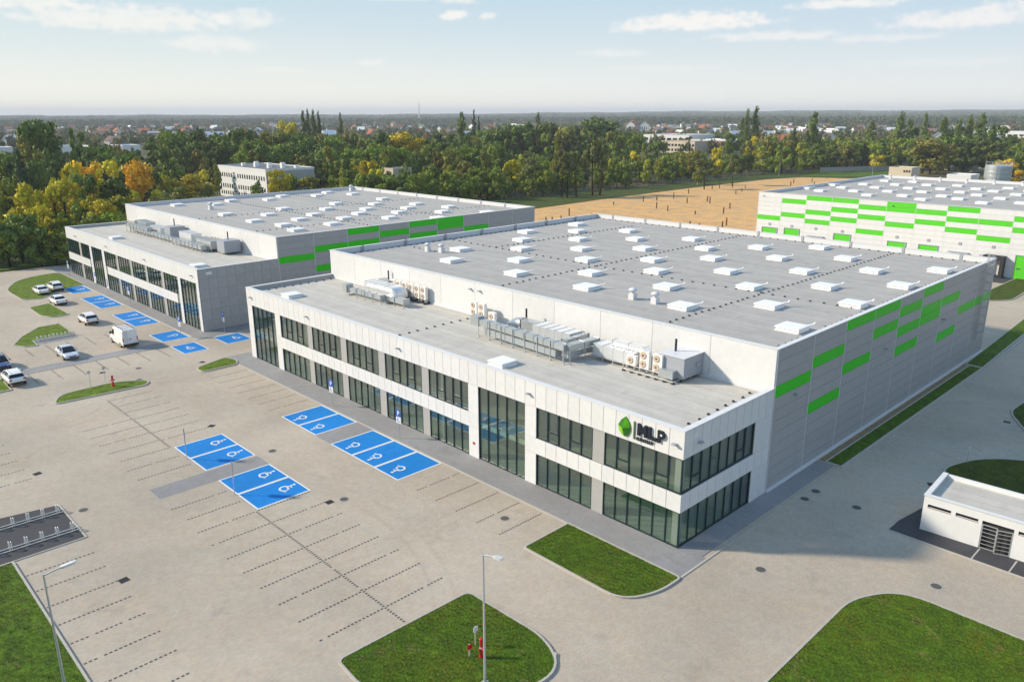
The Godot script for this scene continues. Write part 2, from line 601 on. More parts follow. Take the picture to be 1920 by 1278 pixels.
func sheet(called: String, pts: PackedVector2Array, y: float, m: Material, parent: Node3D = null) -> MeshInstance3D:
	var mb := MB.new()
	if y >= 0.02: mb.slab(pts, 0.0, y)
	else: mb.poly(pts, y)
	return part(called, mb, m, parent) if parent else struct(called, mb, m)


func dashes(mb: MB, x0: float, z0: float, x1: float, z1: float) -> void:   # a row of dark pavers let into the paving
	var d := Vector2(x1 - x0, z1 - z0)
	var count := int(round(d.length() / 0.27))
	for k in count:
		var p := Vector2(x0, z0) + d * ((k + 0.5) / count)
		if rng.randf() < 0.03: continue
		mb.poly(rect(p.x - 0.085, p.y - 0.07, p.x + 0.085, p.y + 0.07), 0.004)


func wheelchair(mb: MB, s: float) -> void:   # the symbol, in its own x (right) and y (up) on the z = 0 plane, about 1 unit tall
	var arc := func(c: Vector2, r: float, w: float, a0: float, a1: float):
		var steps := 16
		for k in steps:
			var a := lerpf(a0, a1, float(k) / steps); var b := lerpf(a0, a1, float(k + 1) / steps)
			var q := func(t: float, rr: float): return Vector3((c.x + cos(t) * rr) * s, (c.y + sin(t) * rr) * s, 0)
			mb.quad(q.call(a, r - w / 2), q.call(a, r + w / 2), q.call(b, r + w / 2), q.call(b, r - w / 2))
	var stroke := func(a: Vector2, b: Vector2, w: float):
		var o := (b - a).normalized().orthogonal() * w / 2
		mb.quad(Vector3(a.x + o.x, a.y + o.y, 0) * s, Vector3(a.x - o.x, a.y - o.y, 0) * s, Vector3(b.x - o.x, b.y - o.y, 0) * s, Vector3(b.x + o.x, b.y + o.y, 0) * s)
	arc.call(Vector2(0.0, -0.14), 0.29, 0.11, deg_to_rad(110), deg_to_rad(350))
	arc.call(Vector2(-0.10, 0.52), 0.045, 0.09, 0.0, TAU)
	stroke.call(Vector2(-0.10, 0.42), Vector2(-0.06, 0.02), 0.10)
	stroke.call(Vector2(-0.10, 0.02), Vector2(0.22, 0.02), 0.085)
	stroke.call(Vector2(0.19, 0.05), Vector2(0.34, -0.36), 0.085)
	stroke.call(Vector2(0.31, -0.35), Vector2(0.45, -0.30), 0.075)
	stroke.call(Vector2(-0.08, 0.24), Vector2(0.16, 0.24), 0.07)


func blue_bay(yard: Node3D, x0: float, z0: float, x1: float, z1: float, sx: float, along: float) -> void:
	var b := sheet("accessible_bay", rect(x0, z0, x1, z1), 0.008, M.blue, yard)
	var l := MB.new()
	var w := 0.13
	l.poly(rect(x0, z0, x1, z0 + w), 0.012)
	l.poly(rect(x0, z1 - w, x1, z1), 0.012)
	l.poly(rect(x0, z0 + w, x0 + w, z1 - w), 0.012)
	l.poly(rect(x1 - w, z0 + w, x1, z1 - w), 0.012)
	part("border_line", l, M.line, b)
	var s := MB.new()
	s.xf = Transform3D(Basis(Vector3.UP, along) * Basis(Vector3.RIGHT, -PI / 2), Vector3(sx, 0.013, (z0 + z1) / 2))
	wheelchair(s, 1.42)
	part("wheelchair_symbol", s, M.line, b)


func build_ground() -> void:
	var mb := MB.new()
	mb.uv2_scale = 1.0 / 900.0
	var R := 14000.0
	var steps := [-R, -3000.0, -900.0, 0.0, 900.0, 3000.0, R]
	for i in 6:
		for j in 6: mb.poly(rect(steps[i], steps[j], steps[i + 1], steps[j + 1]), -0.12)
	struct("ground", mb, M.land)
	# the paved yard of the park
	var yard := sheet("yard_pavement", PackedVector2Array([Vector2(-60, 60), Vector2(-60, -152), Vector2(118, -152), Vector2(118, -90), Vector2(205, -90), Vector2(205, 60)]), 0.0, M.paver)
	# sand field and the green bank behind the halls
	sheet("sand_field", PackedVector2Array([Vector2(84, -64.7), Vector2(84, -138), Vector2(120, -149), Vector2(142, -151), Vector2(180, -154), Vector2(240, -156), Vector2(300, -155), Vector2(322, -149), Vector2(330, -134), Vector2(330, -108), Vector2(200, -66)]), 0.012, M.sand)
	sheet("bank", PackedVector2Array([Vector2(70, -153), Vector2(120, -149.3), Vector2(142, -151.3), Vector2(180, -154.3), Vector2(240, -156.3), Vector2(300, -155.3), Vector2(322.3, -149), Vector2(330.3, -134), Vector2(352, -120), Vector2(400, -120), Vector2(395, -150), Vector2(372, -164), Vector2(330, -171), Vector2(240, -172), Vector2(150, -180), Vector2(70, -168)]), 0.03, M.dry_lawn)
	lawn(PackedVector2Array([Vector2(-60, -150.5), Vector2(-60, -160), Vector2(60, -160), Vector2(60, -153.5), Vector2(-2, -153.5)]), 0.0, false, false)
	lawn(fillet([Vector3(324, -152, 2), Vector3(372, -160, 2), Vector3(392, -128, 3), Vector3(352, -122, 3)]), 0.0, false, false)
	# dark pavements round the offices, raised a little with a pale edge
	for p in [rect(-2.75, -66.5, 0.4, 2.1), rect(0.4, 0.0, 21.3, 1.75), rect(-1.75, -148, 0.6, -78.9), rect(0.6, -80.2, 12, -77.6), rect(-1.75, -78.9, 0.6, -76.9)]:
		var s := sheet("pavement", p, 0.035, M.dark_paver)
		s.name = String(s.name)
	for e in [[-2.9, -66.5, -2.75, 2.1], [-2.9, 2.1, 21.3, 2.25], [21.3, 0.3, 21.42, 2.25], [-1.9, -148, -1.75, -78.9]]:
		var k := MB.new()
		k.box(Vector3(e[0], 0.0, e[1]), Vector3(e[2], 0.05, e[3]))
		struct("kerb", k, M.kerb)
	var k2 := MB.new()
	k2.box(Vector3(21.42, 0, 2.3), Vector3(92, 0.1, 2.45))
	struct("kerb", k2, M.kerb)
	for p in [rect(-7.7, -36.3, -2.9, -33.2), rect(-23.4, -35.8, -13.9, -33.5), rect(-25.0, -79.2, -5.9, -76.9)]:
		sheet("walkway", p, 0.005, M.dark_paver)
	var dk := MB.new()
	dashes(dk, -25, -76.8, -5.9, -76.8); dashes(dk, -25, -76.7, -5.9, -76.7)
	part("bay_marking", dk, M.mark, yard)
	# cycle stand apron
	sheet("walkway", PackedVector2Array([Vector2(-38, -39.9), Vector2(-29.6, -38.2), Vector2(-29.6, -31.4), Vector2(-38, -31.2)]), 0.005, M.slate_paver)
	var ek := MB.new()
	ek.box(Vector3(-38, 0, -31.35), Vector3(-29.6, 0.06, -31.25)); ek.box(Vector3(-29.6, 0, -38.2), Vector3(-29.48, 0.06, -31.25))
	struct("kerb", ek, M.kerb)
	sheet("walkway", rect(-18.3, -92.1, -13.2, -89.8), 0.005, M.dark_paver)
	# apron of the white service building and the gravel strip beside the long wall
	sheet("pavement", PackedVector2Array([Vector2(13.5, 9.4), Vector2(15.4, 9.4), Vector2(20.5, 10.2), Vector2(20.5, 30), Vector2(13.5, 30)]), 0.03, M.slate_paver)
	for z in [14.9, 17.2]:
		var j := MB.new()
		j.box(Vector3(13.5, 0.0, z), Vector3(15.4, 0.036, z + 0.1))
		struct("kerb", j, M.kerb)
	var ej := MB.new()
	ej.box(Vector3(13.36, 0, 9.4), Vector3(13.5, 0.05, 30))
	struct("kerb", ej, M.kerb)
	sheet("gravel_path", rect(21.5, 0.05, 68.2, 0.95), 0.006, M.gravel)
	# grass islands
	lawn(fillet([Vector3(-7.6, -7.7, 0.25), Vector3(-2.95, -7.75, 0.1), Vector3(-2.95, 2.15, 0.3), Vector3(-5.2, 2.1, 2.0), Vector3(-7.6, 1.0, 2.2)]), 70.0)
	lawn(fillet([Vector3(-23.6, -6.6, 0.4), Vector3(-14.1, -6.4, 0.5), Vector3(-13.9, 0.2, 1.5), Vector3(-15.2, 2.6, 2.4), Vector3(-18.0, 2.4, 1.5), Vector3(-23.8, -4.2, 0.4)]), 70.0)
	lawn(fillet([Vector3(-13, 11.2, 0.3), Vector3(2.8, 11.2, 1.4), Vector3(6.0, 13.0, 3.6), Vector3(6.0, 34, 0.3), Vector3(-13, 34, 0.3)]), 55.0)
	lawn(fillet([Vector3(-60, -40, 0.2), Vector3(-38.3, -40, 0.2), Vector3(-38.3, -31.1, 0.1), Vector3(-34.35, -31.1, 0.1), Vector3(-34.45, 6, 0.3), Vector3(-60, 6, 0.3)]), 30.0)
	lawn(rect(21.55, 1.0, 60.3, 2.25), 8.0)
	lawn(PackedVector2Array([Vector2(60.9, 0.5), Vector2(92, -0.6), Vector2(92, 1.3), Vector2(60.9, 2.25)]), 5.0)
	lawn(fillet([Vector3(27.0, 8.6, 2.2), Vector3(32.2, 10.2, 3.0), Vector3(38, 19, 3), Vector3(38, 34, 1), Vector3(20.6, 34, 1), Vector3(20.6, 11.2, 0.4), Vector3(24.5, 10.6, 0.8)]), 14.0, true)
	lawn(fillet([Vector3(46.6, 8.9, 1.5), Vector3(70, 10.2, 3), Vector3(70, 20, 3), Vector3(40.2, 12.4, 2)]), 6.0, true)
	lawn(fillet([Vector3(100.2, -8.2, 1), Vector3(110, -10.2, 1), Vector3(138, -9.4, 1), Vector3(138, -6.3, 1), Vector3(103.2, -5.4, 2)]), 0.0, true)
	lawn(fillet([Vector3(-7.3, -64.6, 1.6), Vector3(-2.9, -66.3, 0.6), Vector3(-2.3, -64.4, 0.8), Vector3(-3.0, -62.8, 0.5), Vector3(-7.3, -62.8, 0.6)]), 0.0, false, true, "glare_lawn")
	lawn(fillet([Vector3(-23.2, -63.2, 0.7), Vector3(-22.0, -65.9, 1.5), Vector3(-16, -66.2, 2), Vector3(-13.2, -64.0, 1.2), Vector3(-13.9, -62.7, 0.6)]), 0.0, false, true, "glare_lawn")
	lawn(fillet([Vector3(-12.8, -121.4, 1), Vector3(-10.4, -120.2, 0.5), Vector3(-4.6, -126.5, 0.5), Vector3(-1.6, -127.6, 0.3), Vector3(-1.5, -143.5, 2.5), Vector3(-9, -141, 4), Vector3(-12.9, -132, 3)]), 0.0, false, true, "glare_lawn")
	lawn(fillet([Vector3(-13.5, -114.2, 0.8), Vector3(-10.4, -115.2, 0.6), Vector3(-10.3, -105.1, 0.5), Vector3(-12.6, -104.6, 1), Vector3(-13.6, -107.4, 0.5)]), 0.0, false, true, "glare_lawn")
	lawn(PackedVector2Array([Vector2(-20.7, -91.7), Vector2(-19.8, -89.9), Vector2(-18.5, -89.4), Vector2(-18.4, -92.3), Vector2(-13.2, -92.6), Vector2(-13.1, -99.8), Vector2(-15.8, -99.6), Vector2(-18.8, -95.6)]), 0.0, false, true, "glare_lawn")
	lawn(PackedVector2Array([Vector2(-40, -71.6), Vector2(-40, -76.4), Vector2(-25.4, -76.6), Vector2(-25.5, -71.7)]), 0.0, false, true, "glare_lawn")
	# bay rows: dark paver dashes
	var rows := []
	for k in 13: rows.append([-34.1, -28.7 + 2.44 * k, -29.75])
	for k in 10: rows.append([-23.5, -31.1 + 2.46 * k, -18.9])
	for k in 8: rows.append([-18.7, -26.2 + 2.46 * k, -14.1])
	for k in 9: rows.append([-34.1, -45.0 - 2.44 * k, -29.75])
	for k in 7: rows.append([-23.5, -38.3 - 2.46 * k, -18.9])
	for k in 7: rows.append([-18.7, -45.5 - 2.46 * k, -14.1])
	for k in 5: rows.append([-7.7, -20.2 + 2.46 * k, -3.1])
	for k in 8: rows.append([-7.7, -45.5 - 2.4 * k, -3.1])
	for k in 6: rows.append([-20.5, -76.6 + 0.02 * k, -20.4])
	for k in 9: rows.append([-10.9, -84.0 - 2.46 * k, -6.2 if k > 40 else -10.8])
	for r in rows:
		if absf(r[2] - r[0]) < 1.0: continue
		var m := MB.new()
		dashes(m, r[0], r[1], r[2], r[1])
		part("bay_marking", m, M.mark, yard)
	for s in [[-18.8, -26.2, -6.6], [-18.8, -60.5, -43.2]]:
		var m := MB.new()
		dashes(m, s[0], s[1], s[0], s[2])
		part("bay_marking", m, M.mark, yard)
	for k in 7:
		for g in [[-76.6, -71.8, 0], [-89.2, -84.4, 1]]:
			var m := MB.new()
			dashes(m, -22.6 + 2.5 * k, g[0], -22.6 + 2.5 * k, g[1])
			part("bay_marking", m, M.mark, yard)
	# blue bays for disabled drivers
	for k in 3: blue_bay(yard, -7.75, -33.4 + 3.54 * k, -2.92, -33.4 + 3.54 * (k + 1) - 0.02, -6.4, PI / 2)
	for k in 2: blue_bay(yard, -7.65, -42.95 + 3.35 * k, -2.92, -42.95 + 3.35 * (k + 1) - 0.02, -6.4, PI / 2)
	for k in 2: blue_bay(yard, -18.55, -43.0 + 3.5 * k, -13.9, -43.0 + 3.5 * (k + 1) - 0.02, -15.1, -PI / 2)
	for k in 2: blue_bay(yard, -18.6, -33.45 + 3.55 * k, -13.9, -33.45 + 3.55 * (k + 1) - 0.02, -15.1, -PI / 2)
	blue_bay(yard, -5.9, -76.4, -2.6, -71.7, -4.2, 0.0)
	blue_bay(yard, 0.1, -76.7, 3.8, -72.2, 2.4, 0.0)
	blue_bay(yard, -5.8, -84.3, -2.0, -79.2, -3.4, PI / 2)
	for k in 2: blue_bay(yard, -5.6, -100.2 + 4.95 * k, -1.95, -100.2 + 4.95 * (k + 1) - 0.02, -3.2, PI / 2)
	for k in 2: blue_bay(yard, -5.5, -116.0 + 5.15 * k, -1.95, -116.0 + 5.15 * (k + 1) - 0.02, -3.2, PI / 2)
	blue_bay(yard, -5.4, -126.8, -1.95, -120.7, -3.2, PI / 2)


# ---------------------------------------------------------------- the halls

func wall_frame(origin: Vector3, right: Vector3) -> Transform3D:   # x along the wall, y up, z outwards
	return Transform3D(Basis(right, Vector3.UP, right.cross(Vector3.UP)), origin)


func box_mesh(size: Vector3, m: Material) -> ArrayMesh:   # from its lower left back corner
	var key := "%s%d" % [size.snappedf(0.001), m.get_instance_id()]
	if not boxes.has(key):
		var mb := MB.new()
		mb.box(Vector3.ZERO, size)
		boxes[key] = mb.mesh(m)
	return boxes[key]

var boxes := {}


func piece(called: String, f: Transform3D, x: float, y: float, z: float, size: Vector3, m: Material, parent: Node3D) -> MeshInstance3D:
	var o := part(called, box_mesh(size, m), null, parent)
	o.transform = f * Transform3D(Basis.IDENTITY, Vector3(x, y, z))
	return o


func window(parent: Node3D, f: Transform3D, x0: float, x1: float, y0: float, y1: float, panes: int, sashes: Array) -> void:
	var w := x1 - x0; var h := y1 - y0
	var fb := MB.new()
	var t := 0.075
	fb.box(Vector3(0, 0, -0.06), Vector3(w, t, 0.06)); fb.box(Vector3(0, h - t, -0.06), Vector3(w, h, 0.06))
	for k in panes + 1:
		var c := clampf(w * k / panes, t / 2, w - t / 2)
		fb.box(Vector3(c - t / 2, t, -0.06), Vector3(c + t / 2, h - t, 0.06))
	for s in sashes:
		var a: float = w * s / panes + t / 2; var b: float = w * (s + 1) / panes - t / 2
		fb.box(Vector3(a, h * 0.32, -0.05), Vector3(b, h * 0.32 + 0.09, 0.05))
		fb.box(Vector3(a, h * 0.32 + 0.09, -0.05), Vector3(a + 0.06, h - t, 0.05)); fb.box(Vector3(b - 0.06, h * 0.32 + 0.09, -0.05), Vector3(b, h - t, 0.05))
	var o := part("window", fb, M.frame, parent)
	o.transform = f * Transform3D(Basis.IDENTITY, Vector3(x0, y0, -0.12))
	for k in panes:
		var a := w * k / panes + t / 2; var b := w * (k + 1) / panes - t / 2
		var p := part("pane", box_pane(b - a, h - 2 * t), null, o)
		p.position = Vector3(a, t, 0)


func box_pane(w: float, h: float) -> ArrayMesh:
	var key := "pane%.2f_%.2f" % [w, h]
	if not boxes.has(key):
		var mb := MB.new()
		mb.quad(Vector3.ZERO, Vector3(w, 0, 0), Vector3(w, h, 0), Vector3(0, h, 0))
		mb.quad(Vector3(0, 0, -.03), Vector3(w, 0, -.03), Vector3(w, h, -.03), Vector3(0, h, -.03))
		for d in [-.05, -.07, -.09]: mb.quad(Vector3(0, 0, d), Vector3(w, 0, d), Vector3(w, h, d), Vector3(0, h, d))  # extra sheets added behind the pane to strengthen its reflections
		boxes[key] = mb.mesh(M.glass)
	return boxes[key]


func skylight(parent: Node3D, at: Vector3, s := 2.15, armed := true) -> void:
	if not boxes.has("sky%.1f" % s):
		var cb := MB.new()
		var h := s / 2
		cb.loft([[Vector3(-h, 0, h), Vector3(h, 0, h), Vector3(h, 0, -h), Vector3(-h, 0, -h)], [Vector3(-h + .12, .30, h - .12), Vector3(h - .12, .30, h - .12), Vector3(h - .12, .30, -h + .12), Vector3(-h + .12, .30, -h + .12)]], true, false)
		boxes["sky%.1f" % s] = cb.mesh(M.skylight_white)
		var lb := MB.new()
		var e := h + 0.02
		lb.loft([[Vector3(-e, .29, e), Vector3(e, .29, e), Vector3(e, .29, -e), Vector3(-e, .29, -e)], [Vector3(-e, .40, e), Vector3(e, .40, e), Vector3(e, .40, -e), Vector3(-e, .40, -e)], [Vector3(-e * .86, .43, e * .86), Vector3(e * .86, .43, e * .86), Vector3(e * .86, .43, -e * .86), Vector3(-e * .86, .43, -e * .86)]], true, false)
		boxes["lid%.1f" % s] = lb.mesh(M.skylight_white)
		var ab := MB.new()
		ab.loft([[Vector3(h - .25, .34, h - .05), Vector3(h - .05, .34, h - .25), Vector3(h - .05, .42, h - .25), Vector3(h - .25, .42, h - .05)], [Vector3(h + .12, .40, h + .25), Vector3(h + .25, .40, h + .12), Vector3(h + .25, .50, h + .12), Vector3(h + .12, .50, h + .25)], [Vector3(h + .26, .58, h + .36), Vector3(h + .36, .58, h + .26), Vector3(h + .36, .68, h + .26), Vector3(h + .26, .68, h + .36)]], true, false)
		ab.box(Vector3(-h - .06, .04, h - .1), Vector3(-h + .1, .47, h + .08))
		boxes["arm%.1f" % s] = ab.mesh(M.skylight_white)
	var c := part("skylight", boxes["sky%.1f" % s], null, parent)
	c.position = at
	part("lid", boxes["lid%.1f" % s], null, c)
	if armed: part("wind_deflector", boxes["arm%.1f" % s], null, c)


func vent_pipe(parent: Node3D, at: Vector3, s := 1.0) -> void:
	if not boxes.has("vent"):
		var mb := MB.new()
		mb.box(Vector3(-.32, 0, -.32), Vector3(.32, .62, .32))
		boxes.vent = mb.mesh(M.trim)
		var hb := MB.new()
		hb.tube([Vector3(0, .62, 0), Vector3(0, .9, 0), Vector3(0, .9, 0), Vector3(0, 1.05, 0), Vector3(0, 1.2, 0)], [.22, .22, .42, .44, .15], 10)
		boxes.hood = hb.mesh(M.trim)
	var o := part("roof_vent", boxes.vent, null, parent)
	o.transform = Transform3D(Basis.IDENTITY.scaled(Vector3.ONE * s), at)
	part("hood", boxes.hood, null, o)


func blocks(mb: MB, a: Vector3, b: Vector3, step := 1.05) -> void:   # little ballast feet that carry the lightning cable over a roof
	var count := int(round(a.distance_to(b) / step))
	for k in count + 1:
		var p := a.lerp(b, float(k) / count) + Vector3(rng.randf_range(-.06, .06), 0, rng.randf_range(-.06, .06))
		mb.box(p - Vector3(.085, 0, .085), p + Vector3(.085, .11, .085))


func cladding(hall: Node3D, f: Transform3D, bays: PackedFloat32Array, top: float, rows: int, low: float, coloured: Dictionary, base: Array, bright: Material) -> void:
	var h := (top - low) / rows
	var r2 := RandomNumberGenerator.new(); r2.seed = bays.size() * 31 + rows
	for b in bays.size() - 1:
		for r in rows:
			var green: bool = coloured.has(b) and r in coloured[b]
			piece("wall_panel", f, bays[b] + 0.03, top - h * (r + 1) + 0.012, 0.0, Vector3(bays[b + 1] - bays[b] - 0.06, h - 0.022, 0.06), bright if green else base[0 if r2.randf() < 0.6 else 1], hall)
	for b in bays.size():
		piece("joint_strip", f, bays[b] - 0.03, low, 0.0, Vector3(0.06, top - low, 0.075), M.trim, hall)


func shell(hall: Node3D, x0: float, x1: float, z0: float, z1: float, top: float, roof_y: float, core: Material) -> void:   # four thick walls and a roof slab; z0 < z1
	var t := 0.3
	for b in [[x0, z0, x0 + t, z1], [x1 - t, z0, x1, z1], [x0 + t, z0, x1 - t, z0 + t], [x0 + t, z1 - t, x1 - t, z1]]:
		var mb := MB.new()
		mb.box(Vector3(b[0], 0, b[1]), Vector3(b[2], top, b[3]))
		part("wall", mb, core, hall)
	var rb := MB.new()
	rb.box(Vector3(x0 + t, roof_y - 0.3, z0 + t), Vector3(x1 - t, roof_y, z1 - t))
	part("roof", rb, M.roof, hall)
	var cb := MB.new()
	var o := 0.11
	cb.box(Vector3(x0 - o, top, z0 - o), Vector3(x0 + 0.34, top + 0.05, z1 + o)); cb.box(Vector3(x1 - 0.34, top, z0 - o), Vector3(x1 + o, top + 0.05, z1 + o))
	cb.box(Vector3(x0 + 0.34, top, z0 - o), Vector3(x1 - 0.34, top + 0.05, z0 + 0.34)); cb.box(Vector3(x0 + 0.34, top, z1 - 0.34), Vector3(x1 - 0.34, top + 0.05, z1 + o))
	part("coping", cb, M.panel_white, hall)


func office_skin(hall: Node3D, f: Transform3D, len: float, windows: Array, talls: Array, piers: Array, greys: Array, from := 0.0) -> void:
	# f: x runs along the facade from its left end; windows/talls/piers/greys are [x0, x1]
	var pw := 1.17
	var n := int(round((len - from) / pw))
	pw = (len - from) / n
	var r2 := RandomNumberGenerator.new(); r2.seed = int(len * 100)
	for k in n:
		var x := from + k * pw
		piece("facade_panel", f, x + 0.021, 6.93, -0.03, Vector3(pw - 0.042, 2.05, 0.06), M.panel_white if r2.randf() < .6 else M.panel_white_b, hall)
		var mid := x + pw / 2
		var open := false
		for t in talls:
			if mid > t[0] and mid < t[1]: open = true
		for t in piers:
			if mid > t[0] - 0.3 and mid < t[1] + 0.3: open = true
		if not open: piece("facade_panel", f, x + 0.021, 2.86, -0.03, Vector3(pw - 0.042, 1.36, 0.06), M.panel_white if r2.randf() < .6 else M.panel_white_b, hall)
	for t in windows + greys:
		piece("facade_core", f, t[0] - 0.02, 2.87, -0.2, Vector3(t[1] - t[0] + 0.04, 1.34, 0.165), M.joint, hall)
	for t in piers:
		piece("facade_core", f, t[0] + 0.02, 0.04, -0.2, Vector3(t[1] - t[0] - 0.04, 6.88, 0.165), M.joint, hall)
		piece("facade_panel", f, t[0], 0.04, -0.03, Vector3(t[1] - t[0], 2.80, 0.055), M.panel_white, hall)
		piece("facade_panel", f, t[0], 2.86, -0.03, Vector3(t[1] - t[0], 1.36, 0.055), M.panel_white_b, hall)
		piece("facade_panel", f, t[0], 4.24, -0.03, Vector3(t[1] - t[0], 2.67, 0.055), M.panel_white, hall)
	for t in greys:
		piece("pier", f, t[0], 0.04, -0.16, Vector3(t[1] - t[0], 2.8, 0.1), M.pier_grey, hall)
		piece("pier", f, t[0], 4.24, -0.16, Vector3(t[1] - t[0], 2.68, 0.1), M.pier_grey, hall)
	for t in windows:
		window(hall, f, t[0], t[1], 4.24, 6.92, t[2], [1, t[2] - 2])
		window(hall, f, t[0], t[1], 0.05, 2.85, t[2], [])
	for t in talls: window(hall, f, t[0], t[1], 0.05, 6.92, t[2], [])


func office_core(hall: Node3D, L: float, D: float, zr0: float, corner_glass: bool) -> void:
	# local frame of the hall: x inwards, z from 0 back to -L
	var parts := [
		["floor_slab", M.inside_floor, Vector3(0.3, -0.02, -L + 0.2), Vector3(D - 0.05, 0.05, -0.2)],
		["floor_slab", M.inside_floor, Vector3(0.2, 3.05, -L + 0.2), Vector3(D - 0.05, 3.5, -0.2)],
				["facade_core", M.joint, Vector3(0.03, 6.94, -L + 0.05), Vector3(0.38, 8.97, -0.03)],
		["parapet_wall", M.pier_grey, Vector3(0.38, 8.45, -L + 0.05), Vector3(D - 0.02, 8.97, -L + 0.4)],
		["facade_core", M.joint, Vector3(0.38, 6.94, -0.38), Vector3(D - 0.02, 8.97, -0.03)],
		["roof", M.office_roof, Vector3(0.38, 8.15, -L + 0.4), Vector3(D - 0.02, 8.5, -0.38)],
		["end_wall", M.panel_grey, Vector3(0.03, 0, -L), Vector3(D - 0.02, 8.97, -L + 0.05)],
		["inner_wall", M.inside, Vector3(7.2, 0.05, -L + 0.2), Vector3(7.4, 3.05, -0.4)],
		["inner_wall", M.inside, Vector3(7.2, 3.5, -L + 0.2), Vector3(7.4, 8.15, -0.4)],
	]
	for q in parts:
		var mb := MB.new()
		mb.box(q[2], q[3])
		part(q[0], mb, q[1], hall)
	for k in 5:
		var z := -14.6 - k * 7.0 * 1.75
		if z < -L + 3: continue
		var mb := MB.new()
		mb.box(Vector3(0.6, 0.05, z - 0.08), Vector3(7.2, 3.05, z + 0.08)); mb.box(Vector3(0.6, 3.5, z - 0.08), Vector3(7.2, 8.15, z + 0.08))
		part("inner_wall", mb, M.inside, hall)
	var cb := MB.new()
	cb.box(Vector3(-0.06, 8.985, -L - 0.06), Vector3(0.42, 9.04, 0.06)); cb.box(Vector3(0.42, 8.985, -0.42), Vector3(D + 0.02, 9.04, 0.06)); cb.box(Vector3(0.42, 8.985, -L - 0.06), Vector3(D + 0.02, 9.04, -L + 0.42))
	part("coping", cb, M.panel_white, hall)
	var fb := MB.new()
	fb.box(Vector3(D - 0.16, 8.5, -L + 0.45), Vector3(D - 0.02, 8.72, -0.45))
	part("roof_flashing", fb, M.trim, hall)


func floodlight(hall: Node3D, f: Transform3D, x: float, y: float) -> void:
	if not boxes.has("flood"):
		var mb := MB.new()
		mb.box(Vector3(-.16, -.05, .06), Vector3(.16, .06, .34)); mb.box(Vector3(-.03, -.12, 0), Vector3(.03, .02, .1))
		boxes.flood = mb.mesh(M.unit_grey)
	var o := part("floodlight", boxes.flood, null, hall)
	o.transform = f * Transform3D(Basis.IDENTITY, Vector3(x, y, 0.03))


